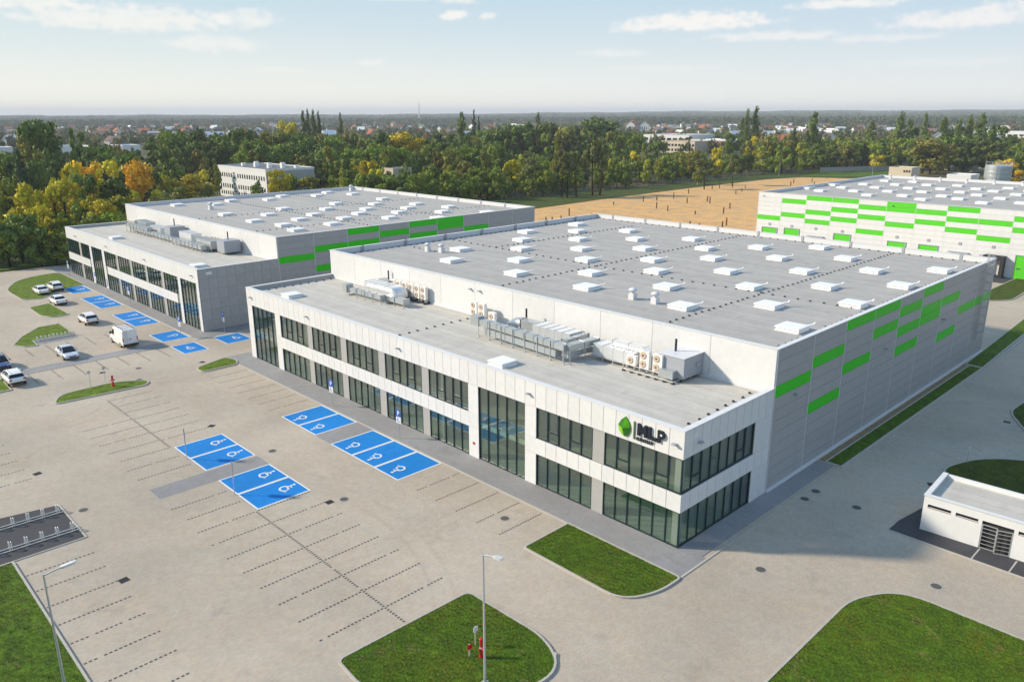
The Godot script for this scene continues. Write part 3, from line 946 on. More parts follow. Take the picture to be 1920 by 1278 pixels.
func near_hall() -> void:
	var L := 64.65; var D := 12.31; var X := 67.92; var H := 12.2
	var hall := thing("logistics_hall", "nearest grey and green hall with a glazed white office front and company sign", "building")
	shell(hall, D, X, -64.6, 0.0, H, 11.55, M.trim)
	var bays := PackedFloat32Array()
	for k in 10: bays.append(D + 0.05 + (X - D - 0.1) * k / 9.0)
	var front := PackedFloat32Array()
	for k in 12: front.append(64.6 * k / 11.0)
	cladding(hall, wall_frame(Vector3(0, 0, 0.0), Vector3.RIGHT), bays, H, 12, 0.0, {0: [3], 1: [2, 6], 2: [0, 4], 3: [0, 2], 4: [1, 3, 5], 5: [0, 2, 3], 6: [2, 6], 7: [4], 8: [4]}, [M.panel_grey, M.panel_grey_b], M.panel_green)
	for k in 11:
		piece("wall_panel", wall_frame(Vector3(D, 0, -64.6), Vector3.BACK), front[k] + 0.02, 8.55, 0.0, Vector3(front[k + 1] - front[k] - 0.04, H - 8.55, 0.06), M.panel_white if k % 3 else M.panel_white_b, hall)
	var sb := MB.new()
	sb.box(Vector3(D + 0.1, 0.0, 0.065), Vector3(X, 0.28, 0.2))
	part("plinth", sb, M.trim, hall)
	office_core(hall, L, D, 0.0, true)
	var f := wall_frame(Vector3(0, 0, -L), Vector3.BACK)
	var w := []
	for z in [[-56.34, -50.2], [-49.2, -43.3], [-42.2, -36.3], [-35.2, -29.2], [-28.15, -22.4], [-14.02, -8.07]]: w.append([L + z[0], L + z[1], 5])
	w.append([L - 6.95, L - 0.05, 6])
	var tall := [[L - 63.4, L - 57.55, 5], [L - 21.1, L - 15.28, 5]]
	var pier := [[0.06, L - 63.4], [L - 57.55, L - 56.34], [L - 22.4, L - 21.1], [L - 15.28, L - 14.02]]
	var grey := []
	for z in [[-50.2, -49.2], [-43.3, -42.2], [-36.3, -35.2], [-29.2, -28.15], [-8.07, -6.95]]: grey.append([L + z[0], L + z[1]])
	office_skin(hall, f, L, w, tall, pier, grey)
	# the short side facing the road
	var g := wall_frame(Vector3.ZERO, Vector3.RIGHT)
	office_skin(hall, g, D, [[0.12, 9.75, 8]], [], [], [])
	for y in [[0.04, 2.8], [4.24, 2.67]]:
		for k in 2: piece("facade_panel", g, 9.77 + 1.27 * k, y[0], -0.03, Vector3(1.25, y[1], 0.055), M.panel_white_b, hall)
	var tb := MB.new()
	for y in [[2.86, 4.22], [6.93, 8.98]]: tb.box(Vector3(-0.034, y[0], -0.03), Vector3(0.03, y[1], 0.034))
	part("corner_trim", tb, M.panel_white, hall)
	var pb := MB.new()
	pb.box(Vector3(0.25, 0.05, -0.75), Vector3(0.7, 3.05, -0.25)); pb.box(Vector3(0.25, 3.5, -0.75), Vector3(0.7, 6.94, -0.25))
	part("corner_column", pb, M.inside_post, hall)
	for k in 4:
		var q := MB.new()
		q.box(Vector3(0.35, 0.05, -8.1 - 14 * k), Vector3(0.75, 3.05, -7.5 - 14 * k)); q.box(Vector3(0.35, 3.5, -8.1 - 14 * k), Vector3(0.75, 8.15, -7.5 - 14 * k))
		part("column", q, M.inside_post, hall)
	# gable wall towards the middle hall
	for k in 11:
		piece("wall_panel", wall_frame(Vector3(X, 0, -64.6), Vector3.LEFT), 0.05 + 5.05 * k, 0.0, 0.0, Vector3(5.0, H, 0.06), M.panel_grey, hall)
	# roof furniture
	var xs := [20.7, 27.0, 33.3, 39.1, 45.4, 51.5, 57.4, 63.4]
	var zs := [-3.05, -8.6, -14.3, -20.6, -26.55, -31.35, -37.4, -43.35, -49.3, -54.9, -60.2]
	for i in 8:
		for j in 11:
			if (i + j) % 2 or (i == 7 and j != 3) or (j == 10 and i < 4): continue
			skylight(hall, Vector3(xs[i], 11.55, zs[j]))
	for p in [Vector3(20.2, 11.55, -20.0), Vector3(20.3, 11.55, -17.3), Vector3(23.4, 11.55, -57.6), Vector3(24.2, 11.55, -55.6)]: vent_pipe(hall, p)
	for p in [Vector3(2.6, 8.5, -57.9), Vector3(2.5, 8.5, -20.6)]: skylight(hall, p, 1.9, false)
	var kb := MB.new()
	var y := 11.56
	for l in [[13.2, -12.05, 66.5, -11.7], [13.2, -34.0, 66.8, -34.3], [32.3, -1.4, 31.3, -31.3], [31.3, -31.3, 32.2, -62.5], [32.3, -53.2, 63.0, -52.9], [13.0, -1.3, 67.0, -1.3], [66.9, -1.8, 66.9, -63.5], [24.0, -55.4, 24.0, -61.5], [13.2, -63.4, 66, -63.4]]:
		blocks(kb, Vector3(l[0], y, l[1]), Vector3(l[2], y, l[3]), 1.05 if absf(l[0] - l[2]) > 5 else 1.35)
	for l in [[1.6, -34.6, 10.7, -34.7], [2.4, -1.2, 11.2, -1.4], [1.2, -63.4, 11.4, -63.3]]: blocks(kb, Vector3(l[0], 8.51, l[1]), Vector3(l[2], 8.51, l[3]), 1.2)
	part("cable_block", kb, M.dark, hall).set_meta("kind", "stuff")
	for k in 9:
		piece("overflow_box", wall_frame(Vector3(X - 0.36, 11.6, -60.5 + 7.1 * k), Vector3.FORWARD), 0, 0, 0, Vector3(0.35, 0.75, 0.18), M.unit_grey, hall)
	for k in 7:
		piece("overflow_box", wall_frame(Vector3(17.0 + 7.4 * k, 11.6, -64.25), Vector3.RIGHT), 0, 0, 0, Vector3(0.35, 0.75, 0.18), M.unit_grey, hall)
	for z in [-63.4, -49.9, -32.6, -14.8, -0.65]: floodlight(hall, f, L + z, 7.95)
	floodlight(hall, g, 1.8, 7.75)
	for q in [Vector2(15.8, 7.7), Vector2(34.3, 7.65), Vector2(50.6, 7.6)]: floodlight(hall, wall_frame(Vector3(0, 0, 0.04), Vector3.RIGHT), q.x, q.y)
	for z in [-35.9, -34.4]: floodlight(hall, wall_frame(Vector3(D, 0, 0), Vector3.BACK), z, 11.4)
	var nb := MB.new()
	nb.xf = wall_frame(Vector3.ZERO, Vector3.RIGHT)
	nb.box(Vector3(1.0, 8.2, 0.03), Vector3(1.65, 8.62, 0.07))
	part("number_plate", nb, M.line, hall)
	var ab := MB.new()
	ab.box(Vector3(-0.1, 1.3, -21.83), Vector3(-0.03, 1.5, -21.63))
	part("alarm_box", ab, M.red, hall)
	# cat ladder at the far end of the long side
	var lad := MB.new()
	lad.xf = wall_frame(Vector3(63.3, 0, 0.06), Vector3.RIGHT)
	for s in [0.0, 0.55]: lad.box(Vector3(s, 2.4, .2), Vector3(s + .06, 13.3, .26))
	for k in 36: lad.box(Vector3(.06, 2.5 + k * .3, .21), Vector3(.55, 2.54 + k * .3, .25))
	for k in 10:
		var yy := 3.6 + k * 1.05
		var arc := []
		for a in 9: arc.append(Vector3(.3 - cos(PI * a / 8.0) * .42, yy, .25 + sin(PI * a / 8.0) * .72))
		for a in 8: lad.bar(arc[a], arc[a + 1], .04, .06)
	for a in [1, 3, 4, 5, 7]: lad.bar(Vector3(.3 - cos(PI * a / 8.0) * .42, 3.6, .25 + sin(PI * a / 8.0) * .72), Vector3(.3 - cos(PI * a / 8.0) * .42, 13.1, .25 + sin(PI * a / 8.0) * .72), .03, .03)
	part("cage_ladder", lad, M.galv, hall)


func far_hall() -> void:
	var L := 61.2; var D := 12.31; var X := 67.3; var H := 12.2
	var o := Vector3(0.44, 0, -80.3)
	var hall := thing("logistics_hall", "hall further back by the woods, white cars parked before its sunlit office front", "building", o)
	shell(hall, D, X, -63.4, 0.0, H, 11.55, M.trim)
	var bays := PackedFloat32Array()
	for k in 10: bays.append(D + 0.05 + (X - D - 0.1) * k / 9.0)
	cladding(hall, wall_frame(Vector3.ZERO, Vector3.RIGHT), bays, H, 12, 0.0, {0: [3], 1: [2, 5], 2: [0, 2], 3: [1], 4: [0, 2], 5: [0, 1], 6: [2]}, [M.panel_grey, M.panel_grey_b], M.panel_green)
	for k in 11:
		piece("wall_panel", wall_frame(Vector3(D, 0, -63.4), Vector3.BACK), 63.4 * k / 11.0 + 0.02, 8.55, 0.0, Vector3(63.4 / 11 - 0.04, H - 8.55, 0.06), M.panel_white if k % 3 else M.panel_white_b, hall)
	for k in 11:
		piece("wall_panel", wall_frame(Vector3(X, 0, -63.4), Vector3.LEFT), 0.05 + 5.0 * k, 0.0, 0.0, Vector3(4.95, H, 0.06), M.panel_grey, hall)
	office_core(hall, L, D, 0.0, false)
	var f := wall_frame(Vector3(0, 0, -L), Vector3.BACK)
	var q := func(z0: float, z1: float, n: int): return [L + z0 + 80.3, L + z1 + 80.3, n]
	var w := [q.call(-141.45, -134.3, 6), q.call(-133.2, -128.0, 5), q.call(-120.0, -114.2, 5), q.call(-113.25, -107.6, 5), q.call(-106.7, -100.9, 5), q.call(-100.0, -94.3, 5), q.call(-93.3, -87.7, 5)]
	var tall := [q.call(-126.9, -121.2, 5), q.call(-86.8, -81.2, 5)]
	var pier := [q.call(-81.2, -80.36, 1), q.call(-87.7, -86.8, 1), q.call(-121.2, -120.0, 1), q.call(-128.0, -126.9, 1)]
	var grey := [q.call(-134.3, -133.2, 1), q.call(-114.2, -113.25, 1), q.call(-107.6, -106.7, 1), q.call(-100.9, -100.0, 1), q.call(-94.3, -93.3, 1)]
	office_skin(hall, f, L, w, tall, pier, grey)
	# blank grey panelled side
	var g := wall_frame(Vector3.ZERO, Vector3.RIGHT)
	var ys := [0.04, 1.55, 3.05, 4.55, 6.05, 7.55, 8.98]
	for k in 9:
		for r in 6:
			piece("facade_panel", g, 0.06 + 1.36 * k + 0.012, ys[r] + 0.012, 0.0, Vector3(1.336, ys[r + 1] - ys[r] - 0.024, 0.05), M.panel_grey if (k * 5 + r * 3) % 4 else M.panel_grey_b, hall)
	var wb := MB.new()
	wb.box(Vector3(0.2, 0.05, -0.2), Vector3(D - 0.02, 6.94, -0.03))
	part("side_wall", wb, M.joint, hall)
	for p in [Vector2(21.31, -138.6), Vector2(27.56, -134.0), Vector2(33.11, -138.8), Vector2(40.02, -135), Vector2(45.61, -139.5), Vector2(52.05, -135), Vector2(57.68, -139.8), Vector2(59.8, -132.2), Vector2(58.4, -118.0), Vector2(51.4, -110.8), Vector2(46.1, -117.4), Vector2(33.5, -116.6), Vector2(39.4, -110.1), Vector2(21.5, -116.3), Vector2(27, -110.2), Vector2(33, -104.1), Vector2(39.9, -99.4), Vector2(45, -104.4), Vector2(51.8, -100.1), Vector2(57.4, -104.6), Vector2(58.8, -95.7), Vector2(46.4, -95.7), Vector2(52.7, -90.3), Vector2(58.3, -83.6), Vector2(20.8, -103.5), Vector2(27.5, -99.7), Vector2(34, -95.3), Vector2(40.3, -90.2), Vector2(46.3, -83.7), Vector2(21.9, -95.1), Vector2(28.5, -90.4), Vector2(20.5, -88.3)]:
		skylight(hall, Vector3(p.x, 11.55, p.y) - Vector3(o.x, 0, o.z), 2.2, false)
	for p in [Vector3(23, 11.55, -47), Vector3(64.5, 11.55, -60.5)]: vent_pipe(hall, p, 1.2)
	for p in [Vector3(2.9, 8.5, -41.6), Vector3(2.1, 8.5, -4.6)]: skylight(hall, p, 1.9, false)
	var kb := MB.new()
	for l in [[14, -12, 66, -12], [14, -34, 66, -34], [32, -2, 32, -62], [49, -2, 49, -62], [40, -14, 40, -32]]: blocks(kb, Vector3(l[0], 11.56, l[1]), Vector3(l[2], 11.56, l[3]), 1.15)
	part("cable_block", kb, M.dark, hall).set_meta("kind", "stuff")
	for k in 8:
		piece("overflow_box", wall_frame(Vector3(X - 0.36, 11.6, -59 + 7.3 * k), Vector3.FORWARD), 0, 0, 0, Vector3(0.4, 0.8, 0.18), M.unit_grey, hall)
	for z in [-55.0, -38.0, -20.0, -2.0]: floodlight(hall, f, L + z, 7.9)
	var nb := MB.new()
	nb.xf = g
	nb.box(Vector3(1.2, 8.1, 0.05), Vector3(2.0, 8.5, 0.08))
	part("number_plate", nb, M.line, hall)


func dock_hall() -> void:
	var o := Vector3(123.8, 0, -63.2)
	var hall := thing("loading_hall", "white hall with bright green chequered panels and loading doors behind the nearest hall", "building", o)
	var H := 12.4; var D := 70.0; var L := 86.0
	shell(hall, 0.0, D, 0.0, L, H, 11.75, M.trim)
	var f := wall_frame(Vector3(0, 0, 0), Vector3.BACK)
	var bays := PackedFloat32Array()
	for k in 16: bays.append(5.7 * k + 0.05)
	bays[15] = L - 0.05
	cladding(hall, f, bays, H, 12, 0.3, {0: [5], 1: [1, 4], 2: [0, 3, 5], 3: [0, 2, 4], 4: [1, 3, 6], 5: [0, 1, 4], 6: [1, 3], 7: [0, 2, 4], 8: [2, 5], 9: [1, 3], 10: [0, 4], 11: [2], 12: [1, 3]}, [M.panel_white, M.panel_white_b], M.lime)
	for k in 12: piece("wall_panel", wall_frame(Vector3(D, 0, 0), Vector3.LEFT), 0.05 + 5.8 * k, 0.3, 0.0, Vector3(5.75, H - 0.3, 0.06), M.panel_white, hall)
	for d in [[1.6, 3.5, 4.6], [7.0, 3.4, 4.85], [18.35, 3.5, 4.8], [29.65, 3.45, 4.4], [35.7, 3.45, 4.4], [52.75, 4.6, 4.3]]:
		var fb := MB.new()
		fb.xf = f
		fb.box(Vector3(d[0] - .14, 0, .06), Vector3(d[0], d[2] + .14, .2)); fb.box(Vector3(d[0] + d[1], 0, .06), Vector3(d[0] + d[1] + .14, d[2] + .14, .2)); fb.box(Vector3(d[0], d[2], .06), Vector3(d[0] + d[1], d[2] + .14, .2))
		var fr := part("loading_door", fb, M.unit_grey, hall)
		for k in 6:
			var sb := MB.new()
			sb.xf = f
			sb.box(Vector3(d[0], d[2] * k / 6.0 + .01, .062), Vector3(d[0] + d[1], d[2] * (k + 1) / 6.0 - .01, .1))
			part("door_section", sb, M.lime, fr)
		if d[1] > 4:
			var hb := MB.new()
			hb.xf = f
			hb.box(Vector3(d[0] + .35, 1.75, .1), Vector3(d[0] + .95, 1.95, .12))
			part("door_window", hb, M.dark, fr)
	for z in [3.3, 8.64, 14.2, 20.05, 31.3, 37.35, 43.05, 48.8]:
		var vb := MB.new()
		vb.xf = f
		vb.box(Vector3(z - .28, 5.15, .06), Vector3(z + .28, 5.7, .14))
		part("wall_vent", vb, M.unit_grey, hall)
	for z in [12.7, 41.3, 46.9]:
		var cb := MB.new()
		cb.xf = f
		cb.box(Vector3(z, 3.7, .06), Vector3(z + 3.6, 3.85, 1.3))
		part("canopy", cb, M.unit_grey, hall)
	var ds := MB.new()
	ds.xf = f
	ds.box(Vector3(47.7, 0.3, .06), Vector3(48.3, 4.0, 1.5)); ds.box(Vector3(50.6, 0.3, .06), Vector3(51.2, 4.0, 1.5)); ds.box(Vector3(48.3, 3.3, .06), Vector3(50.6, 4.0, 1.5)); ds.box(Vector3(47.6, 0.0, .06), Vector3(51.3, 0.3, 1.7))
	part("dock_shelter", ds, M.dark, hall)
	var ap := MB.new()
	ap.poly(rect(-6.5, 47, -0.1, 60), 0.01)
	part("dock_apron", ap, M.slate_paver, hall)
	for p in [Vector2(145, -62.2), Vector2(141, -56.8), Vector2(158.6, -61.8), Vector2(153, -56.7), Vector2(145.9, -50.7), Vector2(166, -56.7), Vector2(138.6, -44.6), Vector2(158.6, -50.8), Vector2(150.7, -44.7), Vector2(180.5, -57), Vector2(170.3, -50.4), Vector2(142.8, -38.5), Vector2(162.3, -44.3), Vector2(182.4, -50.4), Vector2(137.4, -32.8), Vector2(154.7, -38.5), Vector2(174.6, -44.2), Vector2(165.7, -38), Vector2(147.8, -32), Vector2(178.1, -38.1), Vector2(160, -32.1), Vector2(143.8, -27.5), Vector2(171.6, -32), Vector2(155.5, -27.2), Vector2(138.8, -21.5), Vector2(167.7, -27.2), Vector2(151, -21.4), Vector2(178.9, -27), Vector2(162.6, -21.3), Vector2(143.7, -15.7), Vector2(174, -21.4), Vector2(157, -15.8), Vector2(138, -10), Vector2(150, -10)]:
		skylight(hall, Vector3(p.x, 11.75, p.y) - Vector3(o.x, 0, o.z), 2.2)
	for k in 6: vent_pipe(hall, Vector3(66, 11.75, 4 + 6.5 * k), 1.0)
	for z in [1.2, 29.6]: floodlight(hall, f, z, 11.7)


func text_part(parent: Node3D, called: String, txt: String, size: float, depth: float, bold: int, m: Material) -> MeshInstance3D:
	var font := SystemFont.new()
	font.font_names = PackedStringArray(["Droid Sans"])
	font.font_weight = bold
	var tm := TextMesh.new()
	tm.text = txt
	tm.font = font
	tm.font_size = 64
	tm.pixel_size = size / 64.0
	tm.depth = depth
	var o := MeshInstance3D.new()
	o.mesh = tm
	o.material_override = m
	o.name = called
	parent.add_child(o, true)
	return o


func company_sign() -> void:
	var t := thing("company_sign", "green leaf emblem and dark raised letters on the white fascia near the building corner", "sign", Vector3(-0.035, 0, 0), -PI / 2)
	# local x runs along the facade (+z of the world), y up, z out of the wall
	var L := [Vector2(-4.95, 8.74), Vector2(-5.30, 8.44), Vector2(-5.58, 7.97), Vector2(-5.50, 7.62), Vector2(-5.27, 7.34), Vector2(-5.02, 7.20), Vector2(-4.72, 7.32), Vector2(-4.53, 7.66), Vector2(-4.50, 8.02), Vector2(-4.62, 8.38)]
	var mid := Vector3(-5.06, 7.88, 0.3)
	var facets := [["leaf_facet", M.leaf_dark, [0, 1, 2]], ["leaf_facet", M.leaf_light, [2, 3, 4, 5]], ["leaf_facet", M.leaf_dark, [5, 6, 7, 8]], ["leaf_facet", M.leaf_mid, [8, 9, 0]]]
	for fct in facets:
		var mb := MB.new()
		for i in fct[2].size() - 1:
			var a: Vector2 = L[fct[2][i]]; var b: Vector2 = L[fct[2][i + 1]]
			mb.tri(mid, Vector3(a.x, a.y, 0.1), Vector3(b.x, b.y, 0.1))
			mb.quad(Vector3(a.x, a.y, 0.1), Vector3(a.x, a.y, 0), Vector3(b.x, b.y, 0), Vector3(b.x, b.y, 0.1))
		part(fct[0], mb, fct[1], t)
	var db := MB.new()
	db.box(Vector3(-4.21, 7.24, 0.0), Vector3(-4.11, 8.58, 0.08))
	part("divider", db, M.moss, t)
	# heavy block letters M, L, P
	var letters := [["letter", [Vector2(0, 0), Vector2(0, 1), Vector2(.22, 1), Vector2(.45, .55), Vector2(.68, 1), Vector2(.9, 1), Vector2(.9, 0), Vector2(.65, 0), Vector2(.65, .5), Vector2(.45, .17), Vector2(.25, .5), Vector2(.25, 0)], -3.83], ["letter", [Vector2(0, 0), Vector2(0, 1), Vector2(.26, 1), Vector2(.26, .25), Vector2(.8, .25), Vector2(.8, 0)], -2.90]]
	for l in letters:
		var poly := PackedVector2Array()
		for q in l[1]: poly.append(Vector2(l[2] + q.x * 0.9, 7.66 + q.y * 0.9))
		part("letter", prism(poly, 0.0, 0.16), M.ink, t)
	var po := PackedVector2Array([Vector2(0, 0), Vector2(0, 1)])
	for k in 9: po.append(Vector2(.45 + sin(PI * k / 8.0) * .33, .66 + cos(PI * k / 8.0) * .34))
	po.append(Vector2(.27, .32)); po.append(Vector2(.27, 0))
	var pm := PackedVector2Array()
	for q in po: pm.append(Vector2(-2.08 + q.x * 0.76, 7.66 + q.y * 0.9))
	part("letter", prism(pm, 0.0, 0.16), M.ink, t)
	var eye := MB.new()
	eye.box(Vector3(-1.85, 8.19, 0.161), Vector3(-1.68, 8.33, 0.165))
	part("letter_eye", eye, M.panel_white, t)
	var g := text_part(t, "lettering", "GROUP", 0.38, 0.05, 700, M.ink)
	g.position = Vector3(-3.2, 7.36, 0.06)
	g.scale = Vector3(1.18, 1, 1)


func prism(poly: PackedVector2Array, z0: float, z1: float) -> MB:
	var mb := MB.new()
	var t := Geometry2D.triangulate_polygon(poly)
	for i in range(0, t.size(), 3):
		var a := poly[t[i]]; var b := poly[t[i + 1]]; var c := poly[t[i + 2]]
		if (b - a).cross(c - a) < 0: var s := b; b = c; c = s
		mb.tri(Vector3(a.x, a.y, z1), Vector3(b.x, b.y, z1), Vector3(c.x, c.y, z1))
	var ccw := area(poly) > 0
	for i in poly.size():
		var a := poly[i]; var b := poly[(i + 1) % poly.size()]
		if not ccw: var s := a; a = b; b = s
		mb.quad(Vector3(a.x, a.y, z0), Vector3(b.x, b.y, z0), Vector3(b.x, b.y, z1), Vector3(a.x, a.y, z1))
	return mb


# ---------------------------------------------------------------- plant on the office roofs

func outdoor_unit(at: Vector3, turn: float, tall: bool, label: String, group: String) -> void:
	var key := "unit%s" % tall
	if not protos.has(key):
		var h := 1.5 if tall else 0.85
		var t := thing("outdoor_unit", label, "air conditioner", at, turn, group)
		var mb := MB.new()
		mb.box(Vector3(-.47, .28, -.19), Vector3(.47, .28 + h, .19))
		part("casing", mb, M.unit_white, t)
		for k in (2 if tall else 1):
			var g := MB.new()
			var c := Vector3(-.1, .28 + h * ((k * 2 + 1) / 4.0 if tall else .5), .19)
			g.tube([c, c + Vector3(0, 0, .03), c + Vector3(0, 0, .05)], [.33, .33, .27], 14)
			var fan := part("fan_grille", g, M.grille, t)
			var hb := MB.new()
			hb.tube([c + Vector3(0, 0, .05), c + Vector3(0, 0, .065)], [.09, .08], 8)
			part("hub", hb, M.dark, fan)
		var fb := MB.new()
		fb.box(Vector3(-.4, 0, -.2), Vector3(-.3, .28, .2)); fb.box(Vector3(.3, 0, -.2), Vector3(.4, .28, .2))
		part("foot", fb, M.steel, t)
		protos[key] = t
	else:
		var c := copy_of(protos[key], "outdoor_unit", at, turn, label)
		c.set_meta("group", group)

var protos := {}


func duct(t: Node3D, called: String, pts: Array, w: float, h: float, m: Material, legs := 0.0) -> void:
	var mb := MB.new()
	for i in pts.size() - 1:
		mb.bar(pts[i], pts[i + 1], w, h)
		var len: float = pts[i].distance_to(pts[i + 1])
		var n := int(len / 1.25)
		for k in n + 1:
			var p: Vector3 = pts[i].lerp(pts[i + 1], (k + .02) / (n + .04))
			var d: Vector3 = (pts[i + 1] - pts[i]).normalized() * .025
			mb.bar(p - d, p + d, w + .07, h + .07)
	part(called, mb, m, t)
	if legs > 0.0:
		for i in pts.size() - 1:
			var n := maxi(1, int(pts[i].distance_to(pts[i + 1]) / 1.6))
			for k in n + 1:
				var p: Vector3 = pts[i].lerp(pts[i + 1], float(k) / n)
				var d: Vector3 = (pts[i + 1] - pts[i]).normalized()
				var s := d.cross(Vector3.UP) * (w / 2 + .05)
				var lb := MB.new()
				lb.box(Vector3(p.x + s.x - .03, legs, p.z + s.z - .03), Vector3(p.x + s.x + .03, p.y + h / 2 + .1, p.z + s.z + .03))
				lb.box(Vector3(p.x - s.x - .03, legs, p.z - s.z - .03), Vector3(p.x - s.x + .03, p.y + h / 2 + .1, p.z - s.z + .03))
				lb.bar(Vector3(p.x, p.y - h / 2 - .03, p.z) - s, Vector3(p.x, p.y - h / 2 - .03, p.z) + s, .05, .05)
				lb.box(Vector3(p.x + s.x - .12, legs, p.z + s.z - .12), Vector3(p.x + s.x + .12, legs + .05, p.z + s.z + .12))
				part("support", lb, M.steel, t)


func air_handler(called: String, label: String, x0: float, x1: float, z0: float, z1: float, y0: float, y1: float, m: Material) -> Node3D:   # a long sectional box on a base frame, lying along z
	var t := thing(called, label, "air handling unit", Vector3((x0 + x1) / 2, 8.5, (z0 + z1) / 2))
	var w := (x1 - x0) / 2; var l := (z1 - z0) / 2
	var n := maxi(2, int(l * 2 / 0.95))
	for k in n:
		var mb := MB.new()
		var a := -l + l * 2 * k / n; var b := -l + l * 2 * (k + 1) / n
		mb.box(Vector3(-w, y0, a + .012), Vector3(w, y1, b - .012))
		mb.box(Vector3(-w - .05, y1 + .002, a + .0), Vector3(w + .05, y1 + .05, a + .05))
		part("casing_section", mb, m, t)
	var fb := MB.new()
	fb.box(Vector3(-w, y0 - .12, -l), Vector3(-w + .1, y0 - .005, l)); fb.box(Vector3(w - .1, y0 - .12, -l), Vector3(w, y0 - .005, l))
	for k in n + 1:
		var z := -l + l * 2 * k / n
		fb.box(Vector3(-w, 0, z - .04), Vector3(-w + .08, y0 - .12, z + .04)); fb.box(Vector3(w - .08, 0, z - .04), Vector3(w, y0 - .12, z + .04))
	part("base_frame", fb, M.steel, t)
	return t


func near_roof_plant() -> void:
	# at the far end: foil wrapped unit, its duct and a row of six condensers by the wall
	var t := air_handler("air_handling_unit", "foil wrapped roof unit with a rounded end at the far end of the nearest roof", 9.3, 11.1, -52.2, -47.0, .55, 1.75, M.foil)
	var hb := MB.new()
	var rings := []
	for k in 7:
		var a := PI / 2 * k / 6.0
		rings.append([Vector3(-.9 + .5 * (1 - cos(a)), .5, 2.6 + sin(a) * 1.1), Vector3(.9, .5, 2.6 + sin(a) * 1.1), Vector3(.9, .6 + 1.15 * cos(a), 2.6 + sin(a) * 1.1), Vector3(-.9 + .5 * (1 - cos(a)), .6 + 1.15 * cos(a), 2.6 + sin(a) * 1.1)])
	hb.loft(rings, true, false)
	part("rounded_hood", hb, M.foil, t)
	var bx := MB.new()
	bx.box(Vector3(1.0, .3, -2.4), Vector3(2.4, 1.85, -.3))
	part("motor_box", bx, M.unit_grey, t)
	var pb := MB.new()
	pb.tube([Vector3(1.7, 1.85, -1.2), Vector3(1.7, 2.9, -1.2)], [.09, .09], 8)
	part("flue", pb, M.dark, t)
	var d := thing("ventilation_duct", "low galvanised duct with an end box before the foil wrapped roof unit", "ventilation duct", Vector3(8.2, 8.5, -48.5))
	duct(d, "duct_run", [Vector3(0, .75, -5.0), Vector3(0, .75, 1.6)], .55, .5, M.galv, 0.001)
	duct(d, "duct_run", [Vector3(.9, .65, 1.4), Vector3(.9, .65, 5.0)], .8, .6, M.galv, 0.001)
	var eb := MB.new()
	eb.box(Vector3(-.5, .3, -6.1), Vector3(.5, 1.35, -5.25))
	part("end_box", eb, M.galv, d)
	var rows := ["first", "second", "third", "fourth", "fifth", "last"]
	for k in 6: outdoor_unit(Vector3(11.75, 8.75, -49.6 + k * 1.2), -PI / 2, true, "%s condenser from the left in the row of six by the foil wrapped roof unit" % rows[k], "condensers on the office roofs")
	var r := thing("mounting_frame", "dark steel frame under the row of six condensers by the parapet wall", "frame", Vector3(11.75, 8.5, -46.6))
	var rb := MB.new()
	for x in [-.35, .35]: rb.box(Vector3(x - .04, .14, -3.6), Vector3(x + .04, .24, 3.6))
	for k in 7: rb.box(Vector3(-.45, 0, -3.5 + k * 1.15), Vector3(.45, .13, -3.35 + k * 1.15))
	part("rails", rb, M.dark, r)
	# in the middle: condensers, long double duct, round duct and its air handling unit
	for k in 2: outdoor_unit(Vector3(11.1, 8.72, -34.0 + k * 1.25), -PI / 2, true, ["left of the two tall condensers at the start of the long roof duct", "right of the two tall condensers at the start of the long roof duct"][k], "condensers on the office roofs")
	outdoor_unit(Vector3(11.3, 8.6, -31.4), -PI / 2, false, "low single fan condenser beside the two tall ones near the long roof duct", "condensers on the office roofs")
	var e := thing("ventilation_duct", "long double galvanised duct on legs that turns towards the white wall on the nearest roof", "ventilation duct", Vector3(7.1, 8.5, -23))
	duct(e, "duct_run", [Vector3(.3, 1.45, -5.8), Vector3(-.4, 1.45, 6.2), Vector3(3.3, 1.45, 6.5)], .75, .55, M.galv, 0.001)
	duct(e, "duct_run", [Vector3(.2, .72, -4.6), Vector3(-.4, .72, 5.2)], .7, .6, M.galv)
	duct(e, "duct_run", [Vector3(-.2, .7, 5.9), Vector3(3.0, .7, 6.2)], .6, .5, M.galv)
	var dm := MB.new()
	dm.box(Vector3(-.1, 1.0, -7.0), Vector3(.75, 1.95, -5.9))
	part("end_box", dm, M.galv, e)
	var u := air_handler("air_handling_unit", "white ribbed air handling unit behind the long double duct on the nearest roof", 9.3, 11.1, -23.6, -18.8, .5, 1.75, M.foil)
	duct(u, "duct_run", [Vector3(.1, 1.3, -4.6), Vector3(.1, 1.3, -2.42)], 1.0, .9, M.galv, 0.001)
	var eb2 := MB.new()
	var arc := []
	for k in 8:
		var a := PI * .55 * k / 7.0
		arc.append(Vector3(.1 - (1 - cos(a)) * .6, 1.25 - (1 - cos(a)) * .35, -4.6 - sin(a) * .95))
	eb2.tube(arc, [.62], 14)
	part("round_elbow", eb2, M.galv, u)
	duct(u, "branch_duct", [Vector3(1.1, 1.35, 2.7), Vector3(-2.2, 1.35, 2.9)], .6, .5, M.galv, 0.001)
	var fl := MB.new()
	fl.tube([Vector3(.8, 1.7, -4.9), Vector3(.8, 2.6, -4.9)], [.1, .1], 8)
	part("flue", fl, M.dark, u)
	# near end
	var v := air_handler("air_handling_unit", "white air handling unit between the long double duct and the grey plant box", 9.3, 10.95, -16.0, -11.4, .45, 1.5, M.foil)
	duct(v, "duct_run", [Vector3(.1, 1.8, -.6), Vector3(.1, 1.8, 2.9), Vector3(-.7, 1.8, 3.6)], .7, .5, M.foil)
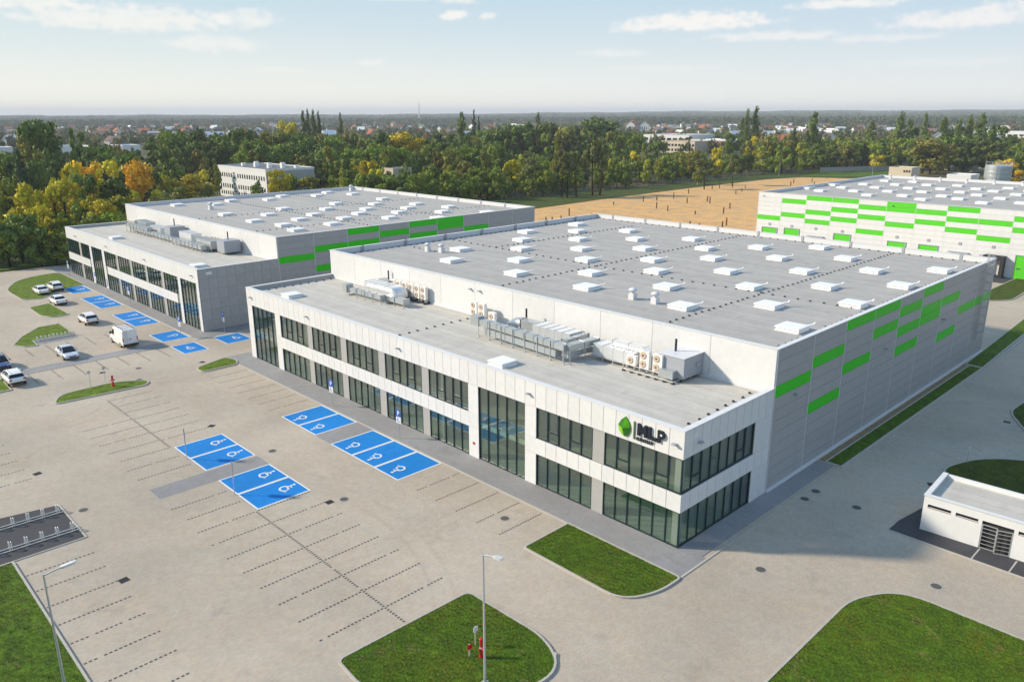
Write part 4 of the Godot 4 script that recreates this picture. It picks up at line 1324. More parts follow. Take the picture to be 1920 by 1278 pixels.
	var w := thing("plant_box", "large grey plant box with a flue at the near end of the office roof", "plant box", Vector3(10.9, 8.5, -7.6))
	var wb := MB.new()
	wb.box(Vector3(-1.5, .35, -1.35), Vector3(1.35, 2.1, 1.15))
	part("casing", wb, M.unit_grey, w)
	var wl := MB.new()
	wl.box(Vector3(-1.56, 2.1, -1.41), Vector3(1.41, 2.16, 1.21))
	part("lid", wl, M.trim, w)
	var wf := MB.new()
	wf.tube([Vector3(-.2, 2.16, -.6), Vector3(-.2, 3.2, -.6)], [.1, .1], 8)
	part("flue", wf, M.dark, w)
	var wi := MB.new()
	wi.box(Vector3(-2.1, .3, -.9), Vector3(-1.52, 1.0, .5)); wi.box(Vector3(.2, 1.2, 1.16), Vector3(.7, 1.4, 1.3))
	part("intake", wi, M.galv, w)
	var names := ["leftmost", "middle", "rightmost"]
	for k in 3: outdoor_unit(Vector3(9.35, 8.72, -11.6 + k * 1.35), -PI / 2, k > 0, "%s of the three condensers on the pale rail frame before the grey plant box" % names[k], "condensers on the office roofs")
	var rf := thing("mounting_frame", "pale steel rail frame on black feet round the grey plant box", "frame", Vector3(10, 8.5, -9.8))
	var rr := MB.new()
	for q in [[-1.3, -2.2, -1.3, 2.85], [-.2, -3.0, -.2, 2.85], [-1.3, 2.85, 1.7, 2.85]]: rr.bar(Vector3(q[0], .18, q[1]), Vector3(q[2], .18, q[3]), .08, .08)
	rr.bar(Vector3(-.95, .5, -2.3), Vector3(-.95, .5, 2.0), .05, .05)
	for z in [-2.2, -.8, .6, 2.0]: rr.box(Vector3(-.98, .2, z - .03), Vector3(-.92, .5, z + .03))
	part("rails", rr, M.steel_pale, rf)
	for k in 7:
		var fb := MB.new()
		fb.box(Vector3(-1.42, 0, -2.2 + k * .84 - .12), Vector3(-1.18, .13, -2.2 + k * .84 + .12))
		part("rubber_foot", fb, M.dark, rf)
	for k in 3:
		var fb := MB.new()
		fb.box(Vector3(-.4 + k * .95, 0, 2.74), Vector3(-.16 + k * .95, .13, 2.98))
		part("rubber_foot", fb, M.dark, rf)


func far_roof_plant() -> void:
	var x := 9.6
	var e := thing("ventilation_duct", "long galvanised duct on legs along the plant row of the sunlit far office roof", "ventilation duct", Vector3(8.6, 8.5, -112))
	duct(e, "duct_run", [Vector3(0, 1.3, -18.5), Vector3(0, 1.3, -8.0)], .8, .6, M.galv, 0.001)
	duct(e, "duct_run", [Vector3(.1, .7, -17.0), Vector3(.1, .7, 3.0)], .7, .6, M.galv, 0.001)
	duct(e, "duct_run", [Vector3(-.2, .75, 4.0), Vector3(-.2, .75, 15.5)], .8, .7, M.galv, 0.001)
	air_handler("air_handling_unit", "silver air handling unit nearest the woods on the sunlit far office roof", 9.6, 11.4, -129.5, -124.5, .5, 2.0, M.galv)
	air_handler("air_handling_unit", "white air handling unit second from the woods on the sunlit far office roof", 9.6, 11.2, -122.5, -117.5, .5, 1.7, M.foil)
	air_handler("air_handling_unit", "white air handling unit in the middle of the sunlit far roof's plant row", 9.4, 11.2, -108.5, -103.5, .5, 2.1, M.foil)
	air_handler("air_handling_unit", "silver air handling unit right behind the grey plant box of the sunlit far roof", 9.2, 11.0, -101.0, -95.5, .5, 1.8, M.galv)
	for q in [[-114.0, 2.0, "grey plant box with a flue in the middle of the sunlit far roof's plant row"], [-92.6, 1.9, "grey plant box at the near end of the sunlit far office roof"]]:
		var w := thing("plant_box", q[2], "plant box", Vector3(10.9, 8.5, q[0]))
		var wb := MB.new()
		wb.box(Vector3(-1.4, .35, -1.3), Vector3(1.3, q[1] + .3, 1.3))
		part("casing", wb, M.unit_grey, w)
		var wf := MB.new()
		wf.tube([Vector3(.2, q[1] + .3, -.6), Vector3(.2, q[1] + 1.5, -.6)], [.1, .1], 8)
		part("flue", wf, M.dark, w)
	for k in 5: outdoor_unit(Vector3(11.7, 8.75, -100.0 + k * 1.3), -PI / 2, true, "one of five tall condensers by the wall of the sunlit far office roof", "condensers by the wall of the far office roof")
	for k in 3: outdoor_unit(Vector3(9.5, 8.75, -132.2 + k * 1.2), -PI / 2, true, "one of three tall condensers at the woods end of the far office roof", "condensers at the woods end of the far office roof")


# ---------------------------------------------------------------- street furniture

func street_lamp(at: Vector3, h: float, arm: Vector3, label: String) -> void:
	var t := thing("street_lamp", label, "street lamp", at)
	var pb := MB.new()
	pb.tube([Vector3.ZERO, Vector3(0, 1.0, 0), Vector3(0, h, 0)], [.085, .075, .045], 10)
	part("pole", pb, M.steel, t)
	var bb := MB.new()
	bb.box(Vector3(-.18, -.02, -.18), Vector3(.18, .03, .18))
	part("base_plate", bb, M.steel, t)
	var ab := MB.new()
	ab.tube([Vector3(0, h - .06, 0), Vector3(0, h, 0) + arm * .55], [.045, .04], 8)
	part("arm", ab, M.steel, t)
	var hb := MB.new()
	var d := arm.normalized()
	var s := d.cross(Vector3.UP).normalized()
	var u := s.cross(d)
	var a := Vector3(0, h, 0) + arm * .5
	var b := Vector3(0, h, 0) + arm
	var r := func(p: Vector3, w: float, k: float): return [p - s * w - u * k, p + s * w - u * k, p + s * w * .8 + u * k, p - s * w * .8 + u * k]
	hb.loft([r.call(a, .06, .04), r.call(a.lerp(b, .25), .15, .055), r.call(a.lerp(b, .8), .16, .05), r.call(b, .11, .03)], true, false)
	var hd := part("lamp_head", hb, M.steel_pale, t)
	var lb := MB.new()
	var c := a.lerp(b, .3); var e := a.lerp(b, .85)
	lb.quad(c - s * .11 - u * .06, e - s * .11 - u * .06, e + s * .11 - u * .06, c + s * .11 - u * .06)
	part("lens", lb, M.lamp_lens, hd)


func parking_sign(at: Vector3, turn: float, label: String, back := false) -> void:
	var t := thing("parking_sign", label, "parking sign", at, turn)
	var pb := MB.new()
	pb.tube([Vector3.ZERO, Vector3(0, 2.95, 0)], [.035, .035], 8)
	part("pole", pb, M.steel, t)
	var qb := MB.new()
	qb.box(Vector3(-.32, 2.22, .04), Vector3(.32, 2.92, .06))
	var q := part("blue_plate", qb, M.sign_blue, t)
	var rb := MB.new()
	rb.box(Vector3(-.32, 1.55, .04), Vector3(.32, 2.18, .06))
	var r := part("lower_plate", rb, M.line, t)
	var kb := MB.new()
	kb.box(Vector3(-.31, 1.56, .034), Vector3(.31, 2.91, .039))
	part("plate_back", kb, M.steel, t)
	var p := text_part(q, "letter", "P", 0.62, 0.008, 700, M.line)
	p.position = Vector3(0, 2.57, 0.064)
	var wb := MB.new()
	wb.xf = Transform3D(Basis.IDENTITY, Vector3(-.04, 1.86, .064))
	wheelchair(wb, .5)
	part("wheelchair_symbol", wb, M.sign_blue, r)


func hydrant(at: Vector3, label: String, s := 1.0) -> void:
	var t := thing("fire_hydrant", label, "fire hydrant", at)
	var mb := MB.new()
	mb.tube([Vector3.ZERO, Vector3(0, .12, 0), Vector3(0, .13, 0), Vector3(0, 1.0, 0), Vector3(0, 1.15, 0)], [.2 * s, .2 * s, .13 * s, .13 * s, .15 * s], 12)
	part("barrel", mb, M.red, t)
	var cb := MB.new()
	cb.dome(Vector3(0, 1.15, 0), Vector3(.17, .16, .17) * s, 12, 4)
	part("cap", cb, M.red, t)
	var nb := MB.new()
	nb.tube([Vector3(-.32, .85, 0) * s, Vector3(.32, .85, 0) * s], [.075 * s, .075 * s], 10)
	nb.tube([Vector3(0, .85, 0) * s, Vector3(0, .85, .28) * s], [.085 * s, .085 * s], 10)
	part("nozzle", nb, M.red, t)
	var bb := MB.new()
	bb.tube([Vector3(0, .55, 0), Vector3(0, .66, 0)], [.137 * s, .137 * s], 12)
	part("white_band", bb, M.line, t)


func marker_post(at: Vector3, h: float, plate: Material, label: String) -> void:
	var t := thing("marker_post", label, "marker post", at)
	var mb := MB.new()
	mb.tube([Vector3.ZERO, Vector3(0, h, 0)], [.035, .035], 8)
	part("pole", mb, M.steel_pale, t)
	var pb := MB.new()
	pb.box(Vector3(-.17, h - .32, .03), Vector3(.17, h, .05))
	part("plate", pb, plate, t)


func manhole(at: Vector3, round_: bool, label: String) -> void:
	var key := "manhole%s" % round_
	if not protos.has(key):
		var t := thing("manhole_cover" if round_ else "drain_grate", label, "manhole cover" if round_ else "drain", at)
		var mb := MB.new()
		if round_: mb.tube([Vector3(0, -.01, 0), Vector3(0, .012, 0)], [.42, .42], 20)
		else: mb.box(Vector3(-.3, -.01, -.3), Vector3(.3, .012, .3))
		part("rim", mb, M.concrete if round_ else M.dark, t)
		var cb := MB.new()
		if round_: cb.tube([Vector3(0, 0, 0), Vector3(0, .018, 0)], [.33, .33], 20)
		else:
			for k in 6: cb.box(Vector3(-.25, 0, -.25 + k * .085), Vector3(.25, .018, -.2 + k * .085))
		part("lid" if round_ else "grate", cb, M.dark if not round_ else M.moss_dark, t)
		protos[key] = t
	else: copy_of(protos[key], "manhole_cover" if round_ else "drain_grate", at, rng.randf(), label)


func cycle_rack(at: Vector3, turn: float, count: int, gap: float, label: String) -> void:
	var t := thing("bicycle_rack", label, "bicycle rack", at, turn)
	var rb := MB.new()
	rb.box(Vector3(-gap * .6, .02, -.03), Vector3(gap * (count - .4), .08, .03)); rb.box(Vector3(-gap * .6, .02, .4), Vector3(gap * (count - .4), .08, .46))
	part("rail", rb, M.steel_pale, t)
	for k in count:
		var mb := MB.new()
		var pts := []
		for a in 9:
			var b := PI * a / 8.0
			pts.append(Vector3(k * gap, .05 + sin(b) * .62, .2 - cos(b) * .3))
		mb.tube(pts, [.03], 6)
		for i in pts.size(): pts[i] = pts[i] + Vector3(.14, -.04 * sin(PI * i / 8.0), 0)
		mb.tube(pts, [.03], 6)
		part("wheel_loop", mb, M.steel_pale, t)


func fence(a: Vector3, b: Vector3, h: float, label: String) -> void:
	var t := thing("mesh_fence", label, "fence", a)
	var d := b - a
	var n := maxi(2, int(d.length() / 2.6))
	for k in n + 1:
		var p := d * (float(k) / n)
		var mb := MB.new()
		mb.box(p - Vector3(.04, 0, .04), p + Vector3(.04, h, .04))
		part("post", mb, M.unit_dark, t)
	var wb := MB.new()
	for y in [.1, .5, .9, 1.3, 1.7, 2.0]:
		if y < h: wb.bar(Vector3(0, y, 0), d + Vector3(0, y, 0), .02, .02)
	for k in int(d.length() / .45): wb.bar(d * (k * .45 / d.length()), d * (k * .45 / d.length()) + Vector3(0, h - .05, 0), .012, .012)
	part("mesh_panel", wb, M.unit_dark, t).set_meta("kind", "stuff")


# ---------------------------------------------------------------- vehicles (built facing +z)

func wheel(t: Node3D, x: float, z: float, r: float) -> void:
	var key := "wheel%.2f" % r
	if not boxes.has(key):
		var tb := MB.new()
		tb.tube([Vector3(-.1, 0, 0), Vector3(-.11, 0, 0), Vector3(-.11, 0, 0), Vector3(.11, 0, 0), Vector3(.11, 0, 0), Vector3(.1, 0, 0)], [r * .6, r * .94, r, r, r * .94, r * .6], 18)
		boxes[key] = tb.mesh(M.rubber)
		var rb := MB.new()
		rb.tube([Vector3(-.115, 0, 0), Vector3(.115, 0, 0)], [r * .62, r * .62], 14)
		boxes[key + "rim"] = rb.mesh(M.chrome)
	var w := part("wheel", boxes[key], null, t)
	w.position = Vector3(x, r, z)
	part("rim", boxes[key + "rim"], null, w)


func body_ring(z: float, w: float, y0: float, y1: float, y2: float, tuck := 0.9) -> Array:   # a body section: sill, widest line, shoulder
	return [Vector3(-w * .9, y0, z), Vector3(w * .9, y0, z), Vector3(w, y0 + .16, z), Vector3(w, y1, z), Vector3(w * tuck, y2, z), Vector3(-w * tuck, y2, z), Vector3(-w, y1, z), Vector3(-w, y0 + .16, z)]


func car(called: String, at: Vector3, turn: float, paint: Material, suv: bool, label: String) -> void:
	var t := thing(called, label, "car", at, turn, "")
	var w := .91 if suv else .89
	var l := 2.22 if suv else 2.28
	var up := .12 if suv else 0.0
	var b := MB.new()
	b.loft([body_ring(-l, w * .80, .45 + up, .70 + up, .80 + up), body_ring(-l + .12, w * .93, .32 + up, .78 + up, .93 + up), body_ring(-l + .55, w, .24 + up, .84 + up, .98 + up), body_ring(-.6, w, .2 + up, .82 + up, .96 + up), body_ring(.75, w, .2 + up, .80 + up, .93 + up), body_ring(1.35, w * .98, .22 + up, .72 + up, .86 + up), body_ring(l - .2, w * .9, .28 + up, .62 + up, .74 + up), body_ring(l, w * .78, .38 + up, .56 + up, .62 + up)], true, true)
	part("body", b, paint, t)
	var top := 1.60 if suv else 1.45
	var lo := .90 + up
	var line := [[-1.98, lo + .02], [-1.78, top - .16], [-1.35, top - .01], [-.5, top + .02], [.15, top], [.5, top - .1], [1.22, lo + .03]] if suv else [[-1.62, lo + .02], [-1.12, top - .14], [-.75, top - .02], [-.3, top + .01], [.12, top], [.45, top - .08], [1.28, lo + .02]]
	var rear: float = line[0][0]
	var shell_ring := func(z: float, y: float, out: float) -> Array:
		var k := clampf((y - lo) / (top - lo), 0.0, 1.0)
		var hw := lerpf(w * .90, w * .68, k) + out
		return [Vector3(-w * .9 - out, lo - .06, z), Vector3(w * .9 + out, lo - .06, z), Vector3(hw, y - .03, z), Vector3(hw * .84, y + out, z), Vector3(-hw * .84, y + out, z), Vector3(-hw, y - .03, z)]
	var g := MB.new()
	var rings := []
	for q in line: rings.append(shell_ring.call(q[0], q[1], 0.0))
	g.loft(rings, true, true)
	part("windows", g, M.car_glass, t)
	var r := MB.new()
	rings = []
	for k in range(1, 6):
		var q: Array = line[k]
		var hw := lerpf(w * .90, w * .68, clampf((q[1] - lo) / (top - lo), 0, 1)) + .015
		rings.append([Vector3(-hw, q[1] - .07, q[0]), Vector3(hw, q[1] - .07, q[0]), Vector3(hw * .98, q[1] - .01, q[0]), Vector3(hw * .8, q[1] + .022, q[0]), Vector3(-hw * .8, q[1] + .022, q[0]), Vector3(-hw * .98, q[1] - .01, q[0])])
	r.loft(rings.slice(0, 4) + [rings[4].map(func(v): return v.lerp(Vector3(v.x, top - .02, .2), .6))], true, true)
	part("roof", r, paint, t)
	for s in [-1.0, 1.0]:
		var p := MB.new()
		p.bar(Vector3(s * w * .885, lo, line[6][0] - .04), Vector3(s * w * .72, line[5][1], line[5][0]), .06, .06)
		p.bar(Vector3(s * w * .72, line[5][1], line[5][0]), Vector3(s * w * .69, top - .03, .15), .06, .06)
		p.bar(Vector3(s * w * .905, lo, -.1), Vector3(s * w * .70, top - .03, -.12), .05, .09)
		p.bar(Vector3(s * w * .895, lo, line[0][0] + .06), Vector3(s * w * .75, line[1][1] - .02, line[1][0] + .04), .09, .2 if suv else .12)
		part("pillar", p, paint, t)
		var m := MB.new()
		m.box(Vector3(s * (w + .02), lo + .03, .86), Vector3(s * (w + .2), lo + .18, 1.0))
		part("mirror", m, paint, t)
		var h := MB.new()
		h.loft([[Vector3(s * w * .5, .60 + up, l - .10), Vector3(s * w * .86, .60 + up, l - .22), Vector3(s * w * .86, .72 + up, l - .28), Vector3(s * w * .5, .70 + up, l - .16)], [Vector3(s * w * .5, .60 + up, l + .0), Vector3(s * w * .88, .60 + up, l - .12), Vector3(s * w * .9, .72 + up, l - .2), Vector3(s * w * .5, .70 + up, l - .06)]], true, false)
		part("headlight", h, M.lamp_lens, t)
		var k := MB.new()
		k.box(Vector3(s * w * .62, .68 + up, -l - .02), Vector3(s * w * .9, .86 + up, -l + .2))
		part("tail_light", k, M.tail, t)
	var gr := MB.new()
	gr.box(Vector3(-w * .45, .42 + up, l - .12), Vector3(w * .45, .58 + up, l + .015))
	part("grille", gr, M.plastic, t)
	var bp := MB.new()
	bp.box(Vector3(-w * .8, .3 + up, -l - .03), Vector3(w * .8, .48 + up, -l + .2))
	part("bumper", bp, M.plastic, t)
	var np := MB.new()
	np.box(Vector3(-.26, .55 + up, -l - .035), Vector3(.26, .66 + up, -l - .0))
	part("number_plate", np, M.line, t)
	if suv:
		for s in [-1.0, 1.0]:
			var q := MB.new()
			q.bar(Vector3(s * w * .58, top + .07, .1), Vector3(s * w * .58, top + .07, -1.4), .04, .04)
			part("roof_rail", q, M.steel, t)
	for s in [-1.0, 1.0]:
		wheel(t, s * (w - .1), 1.36, .33 if suv else .31)
		wheel(t, s * (w - .1), -1.34, .33 if suv else .31)


func van(at: Vector3, turn: float, label: String) -> void:
	var t := thing("delivery_van", label, "van", at, turn)
	var w := .99
	var b := MB.new()
	var r := func(z: float, k: float, y0: float, y1: float): return [Vector3(-w * k * .95, y0, z), Vector3(w * k * .95, y0, z), Vector3(w * k, y0 + .25, z), Vector3(w * k, y1 * .55, z), Vector3(w * k * .92, y1 - .14, z), Vector3(w * k * .78, y1, z), Vector3(-w * k * .78, y1, z), Vector3(-w * k * .92, y1 - .14, z), Vector3(-w * k, y1 * .55, z), Vector3(-w * k, y0 + .25, z)]
	b.loft([r.call(-2.75, .97, .42, 2.38), r.call(-2.68, 1.0, .35, 2.46), r.call(.2, 1.0, .3, 2.48), r.call(.9, .99, .3, 2.40), r.call(1.7, .97, .3, 1.36), r.call(2.45, .93, .32, 1.10), r.call(2.75, .82, .4, .85)], true, false)
	part("body", b, M.car_white, t)
	var g := MB.new()
	g.loft([[Vector3(-.78, 1.42, 1.70), Vector3(.78, 1.42, 1.70), Vector3(.86, 1.40, 1.62), Vector3(-.86, 1.40, 1.62)], [Vector3(-.66, 2.26, 1.07), Vector3(.66, 2.26, 1.07), Vector3(.7, 2.24, .98), Vector3(-.7, 2.24, .98)]], true, false)
	part("windscreen", g, M.car_glass, t)
	for s in [-1.0, 1.0]:
		var q := MB.new()
		q.loft([[Vector3(s * .995, 1.38, 1.45), Vector3(s * .995, 1.38, .35), Vector3(s * .93, 2.1, .35), Vector3(s * .93, 2.1, .92)], [Vector3(s * .97, 1.38, 1.45), Vector3(s * .97, 1.38, .35), Vector3(s * .9, 2.1, .35), Vector3(s * .9, 2.1, .92)]], true, false)
		part("side_window", q, M.car_glass, t)
		var m := MB.new()
		m.box(Vector3(s * 1.0, 1.35, 1.35), Vector3(s * 1.22, 1.68, 1.47))
		part("mirror", m, M.plastic, t)
		var k := MB.new()
		k.box(Vector3(s * .84, .95, -2.78), Vector3(s * .96, 1.45, -2.68))
		part("tail_light", k, M.tail, t)
		var d := MB.new()
		d.box(Vector3(s * .02, .62, -2.775), Vector3(s * .82, 2.2, -2.74))
		var dr := part("rear_door", d, M.car_white, t)
		var hb := MB.new()
		hb.box(Vector3(s * .06, 1.1, -2.80), Vector3(s * .12, 1.3, -2.776))
		part("handle", hb, M.plastic, dr)
		var c := MB.new()
		c.bar(Vector3(s * .72, 2.56, .4), Vector3(s * .72, 2.56, -2.5), .05, .05)
		for z in [.3, -1.0, -2.4]: c.box(Vector3(s * .72 - .03, 2.42, z - .03), Vector3(s * .72 + .03, 2.55, z + .03))
		part("roof_rail", c, M.plastic, t)
		var hl := MB.new()
		hl.box(Vector3(s * .55, .82, 2.5), Vector3(s * .84, 1.0, 2.72))
		part("headlight", hl, M.lamp_lens, t)
	for z in [.3, -.6, -1.5, -2.4]:
		var c := MB.new()
		c.bar(Vector3(-.72, 2.59, z), Vector3(.72, 2.59, z), .05, .04)
		part("roof_bar", c, M.plastic, t)
	var bp := MB.new()
	bp.box(Vector3(-.94, .34, -2.88), Vector3(.94, .58, -2.70))
	part("bumper", bp, M.plastic, t)
	var np := MB.new()
	np.box(Vector3(-.7, .66, -2.80), Vector3(-.2, .77, -2.776))
	part("number_plate", np, M.line, t)
	var ld := MB.new()
	for x in [.35, .7]: ld.bar(Vector3(x, .9, -2.84), Vector3(x, 2.5, -2.80), .03, .03)
	for k in 6: ld.bar(Vector3(.35, 1.0 + k * .27, -2.84), Vector3(.7, 1.0 + k * .27, -2.84), .03, .03)
	part("ladder", ld, M.steel, t)
	for s in [-1.0, 1.0]:
		wheel(t, s * .88, 1.72, .35); wheel(t, s * .88, -1.6, .35)


func place_things() -> void:
	var c := [[-17.0, -81.2, 0.0, M.car_silver, false, "silver white saloon facing us between the grey walkway and the van"], [-9.65, -97.6, PI, M.car_white, true, "white estate seen from behind, fourth from the walkway towards the woods"], [-9.2, -114.6, PI, M.car_white, false, "lone white car between the small lawn and the far blue bays"], [-9.1, -125.0, PI, M.car_white, false, "left one of two white cars parked by the big far lawn"], [-6.55, -126.2, PI, M.car_white, true, "right one of two white cars parked by the big far lawn"], [-24.5, -74.6, PI, M.car_white, true, "white estate with dark rear window at the left edge beside a kerbed lawn"], [-24.4, -81.9, 0.0, M.car_navy, true, "dark blue car cut off by the left edge of the picture"]]
	for k in c: car("parked_car", Vector3(k[0], 0, k[1]), k[2], k[3], k[4], k[5])
	van(Vector3(-9.75, 0, -82.3), PI, "white high roofed van with roof bars, seen from behind")
	street_lamp(Vector3(-18.9, 0.09, 0.5), 7.9, Vector3(.33, .02, .95) * 1.15, "tall grey street lamp on the lawn in the middle foreground")
	street_lamp(Vector3(-35.45, 0.09, -14.6), 7.2, Vector3(1.45, .35, .45), "tall grey street lamp on the lawn at the lower left edge")
	street_lamp(Vector3(322, 0.03, -161), 7.6, Vector3(.9, .1, .9), "far street lamp on the green bank in front of the wood")
	street_lamp(Vector3(349, 0.03, -127), 8.5, Vector3(.9, .1, .9), "pale street lamp behind the left end of the white loading hall")
	for s in [[-2.3, -41.8, "parking sign on the pavement before the nearest office, left of the two"], [-2.3, -29.9, "parking sign on the pavement before the nearest office, right of the two"], [-3.0, -79.9, "parking sign by the single blue bay at the far office corner"], [2.5, -78.2, "parking sign by the blue bay between the two office blocks"], [-0.9, -105.7, "parking sign before the middle of the sunlit far office"], [-0.9, -122.2, "parking sign second from the woods before the far office"], [-0.9, -138.3, "parking sign nearest the woods before the far office"]]:
		parking_sign(Vector3(s[0], 0.03, s[1]), -PI / 2 + .12, s[2])
	for s in [[-18.75, -39.5, "parking sign seen edge on at the left pair of blue bays"], [-18.75, -30.0, "parking sign seen edge on at the nearest pair of blue bays"]]: parking_sign(Vector3(s[0], 0, s[1]), 1.22, s[2])
	hydrant(Vector3(-17.65, .09, -1.2), "red fire hydrant right beside the foreground street lamp", .65)
	hydrant(Vector3(-16.8, .09, -64.8), "red fire hydrant on the long thin lawn island", .85)
	marker_post(Vector3(-17.2, .09, -2.2), 1.25, M.line, "white plated marker post behind the foreground hydrant")
	marker_post(Vector3(-18.1, .09, -1.7), 0.8, M.red, "short red and white marker post left of the foreground hydrant")
	marker_post(Vector3(-18.8, .09, -66.0), 2.0, M.steel, "thin post left of the red hydrant on the long lawn island")
	marker_post(Vector3(-16.9, 0, -67.2), 1.9, M.steel, "thin post right behind the red hydrant on the long lawn island")
	marker_post(Vector3(30.2, .09, 9.7), 1.5, M.line, "small white plated post on the lawn behind the white service building")
	var mh := [[-12.8, -23.1, "round manhole cover near the end of the near blue bays"], [-12.4, -35.8, "round manhole cover between the left and right blue bays"], [-5.7, -11.8, "round manhole cover by the bay lines near the front lawn"], [-28.4, -35.9, "round manhole cover right of the cycle stand apron"], [13.66, 2.79, "nearer of two manhole covers by the kerb of the side road"], [15.55, 2.81, "farther of two manhole covers by the kerb of the side road"], [15.2, 6.3, "manhole cover on the road left of the white service building"], [8.3, 14.4, "manhole cover on the road below the white service building"], [1.9, 5.4, "manhole cover in the road off the building corner"], [-12.3, -69.8, "manhole cover in the sunlit lane near the walkway"], [-13.8, -65.3, "manhole cover at the tip of the long thin lawn island"]]
	for m in mh: manhole(Vector3(m[0], 0, m[1]), true, m[2])
	var dr := [[-13.9, -23.5, "dark square drain beside the manhole at the near blue bays"], [-13.8, -45.6, "dark square drain behind the left pair of blue bays"], [-29.5, -23.6, "dark square drain at the end of a bay line at lower left"], [-29.2, -45.7, "dark square drain at the far left bays"], [23.6, 9.0, "dark square drain at the corner of the white service building"], [43.5, 9.4, "dark square drain beside the far right lawn"], [-16.0, -71.1, "dark square drain in the sunlit lane by the walkway"], [-5.7, -66.7, "dark square drain by the little lawn at the office corner"]]
	for m in dr: manhole(Vector3(m[0], 0, m[1]), false, m[2])
	cycle_rack(Vector3(-37.0, 0.005, -37.4), -0.045, 8, 1.0, "row of steel cycle loops at the back of the dark apron")
	cycle_rack(Vector3(-37.0, 0.005, -33.5), -0.03, 8, 1.0, "row of steel cycle loops at the front of the dark apron")
	cycle_rack(Vector3(-17.9, 0.005, -92.0), 0.0, 10, .5, "long row of pale cycle loops beside a sunlit lawn")
	# the white service building at the right edge
	var o := thing("service_building", "low white building with slit windows and a steel gate at the right edge", "building", Vector3(15.25, 0, 10.95), 0.055)
	var X := 5.0; var L := 17.0; var H := 2.8
	for q in [[0.0, 0.0, 0.25, 3.85, 1.92], [0.0, 5.8, .25, L, 1.92]]:
		var mb := MB.new()
		mb.box(Vector3(q[0], 0, q[1]), Vector3(q[2], q[4], q[3]))
		part("wall", mb, M.white, o)
	for q in [[0.25, 0.0, X, .25], [X - .25, .25, X, L], [.25, L - .25, X - .25, L]]:
		var mb := MB.new()
		mb.box(Vector3(q[0], 0, q[1]), Vector3(q[2], H, q[3]))
		part("wall", mb, M.white, o)
	var up := MB.new()
	up.box(Vector3(0, 2.16, 0), Vector3(.25, H, L))
	for q in [[0, .3], [1.85, 2.15], [3.6, 3.85], [5.8, 6.05], [7.6, 7.9], [9.4, L]]: up.box(Vector3(0.0, 1.92, q[0]), Vector3(.25, 2.16, q[1]))
	part("wall", up, M.white, o)
	for z in [[.3, 1.85], [2.15, 3.6], [6.05, 7.6], [7.9, 9.4]]:
		var wb := MB.new()
		wb.box(Vector3(.12, 1.92, z[0]), Vector3(.16, 2.16, z[1]))
		var wn := part("window", wb, M.car_glass, o)
		var sb := MB.new()
		sb.box(Vector3(-.03, 1.89, z[0]), Vector3(.11, 1.918, z[1]))
		part("sill", sb, M.brick, wn)
	var rb := MB.new()
	rb.box(Vector3(.25, 2.3, .25), Vector3(X - .25, 2.5, L - .25))
	part("roof", rb, M.office_roof, o)
	var cb := MB.new()
	cb.box(Vector3(-.06, H, -.06), Vector3(.3, H + .05, L)); cb.box(Vector3(.3, H, -.06), Vector3(X, H + .05, .3))
	part("coping", cb, M.panel_white, o)
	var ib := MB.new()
	ib.box(Vector3(.26, 0, 3.7), Vector3(.3, 2.1, 5.95))  # dark sheet added behind the gate, shade of the inside as colour
	part("shade_backing", ib, M.dark, o)
	for k in 2:
		var gb := MB.new()
		gb.xf = Transform3D(Basis(Vector3.UP, PI / 2 if k == 0 else PI / 2 + .28), Vector3(.02, 0, 4.84 if k == 0 else 5.78))
		var w := .96
		gb.box(Vector3(0, .06, -.03), Vector3(.06, 1.9, .03)); gb.box(Vector3(w - .06, .06, -.03), Vector3(w, 1.9, .03)); gb.box(Vector3(.06, .06, -.03), Vector3(w - .06, .12, .03)); gb.box(Vector3(.06, 1.84, -.03), Vector3(w - .06, 1.9, .03))
		for b in 5: gb.box(Vector3(.06, .38 + b * .3, -.015), Vector3(w - .06, .42 + b * .3, .015))
		part("gate_leaf", gb, M.steel, o)
	# posts in the sand
	var pile: Node3D = null
	for k in 64:
		var q := Vector2(rng.randf_range(88, 300), rng.randf_range(-148, -70))
		if q.x > 190 and q.y > -88: continue
		if q.y < -136 and q.x < 105: continue
		if pile == null:
			pile = thing("foundation_pile", "dark stub of a pile standing in the bare sand field", "post", Vector3(q.x, 0, q.y), 0.0, "pile stubs in the sand field")
			var mb := MB.new()
			mb.box(Vector3(-.15, 0, -.15), Vector3(.15, 1.5, .15))
			part("shaft", mb, M.wood, pile)
			var nb := MB.new()
			for x in [-.11, .11]:
				for z in [-.11, .11]: nb.box(Vector3(x - .03, 1.5, z - .03), Vector3(x + .03, 1.9, z + .03))
			part("reinforcement", nb, M.pine_bark, pile)
		else:
			var c2 := copy_of(pile, "foundation_pile", Vector3(q.x, 0, q.y), rng.randf() * 3.0)
			c2.scale = Vector3(1, rng.randf_range(.55, 1.25), 1)
	fence(Vector3(-56, 0, -156.5), Vector3(66, 0, -156.5), 2.0, "grey mesh fence at the foot of the wood on the left")
	fence(Vector3(150, 0, -176.5), Vector3(330, 0, -170.5), 2.1, "grey mesh fence between the green bank and the pines")
	fence(Vector3(330, 0, -170.5), Vector3(396, 0, -152), 2.1, "grey mesh fence behind the far corner of the green bank")


# ---------------------------------------------------------------- trees, woods, the town and the horizon

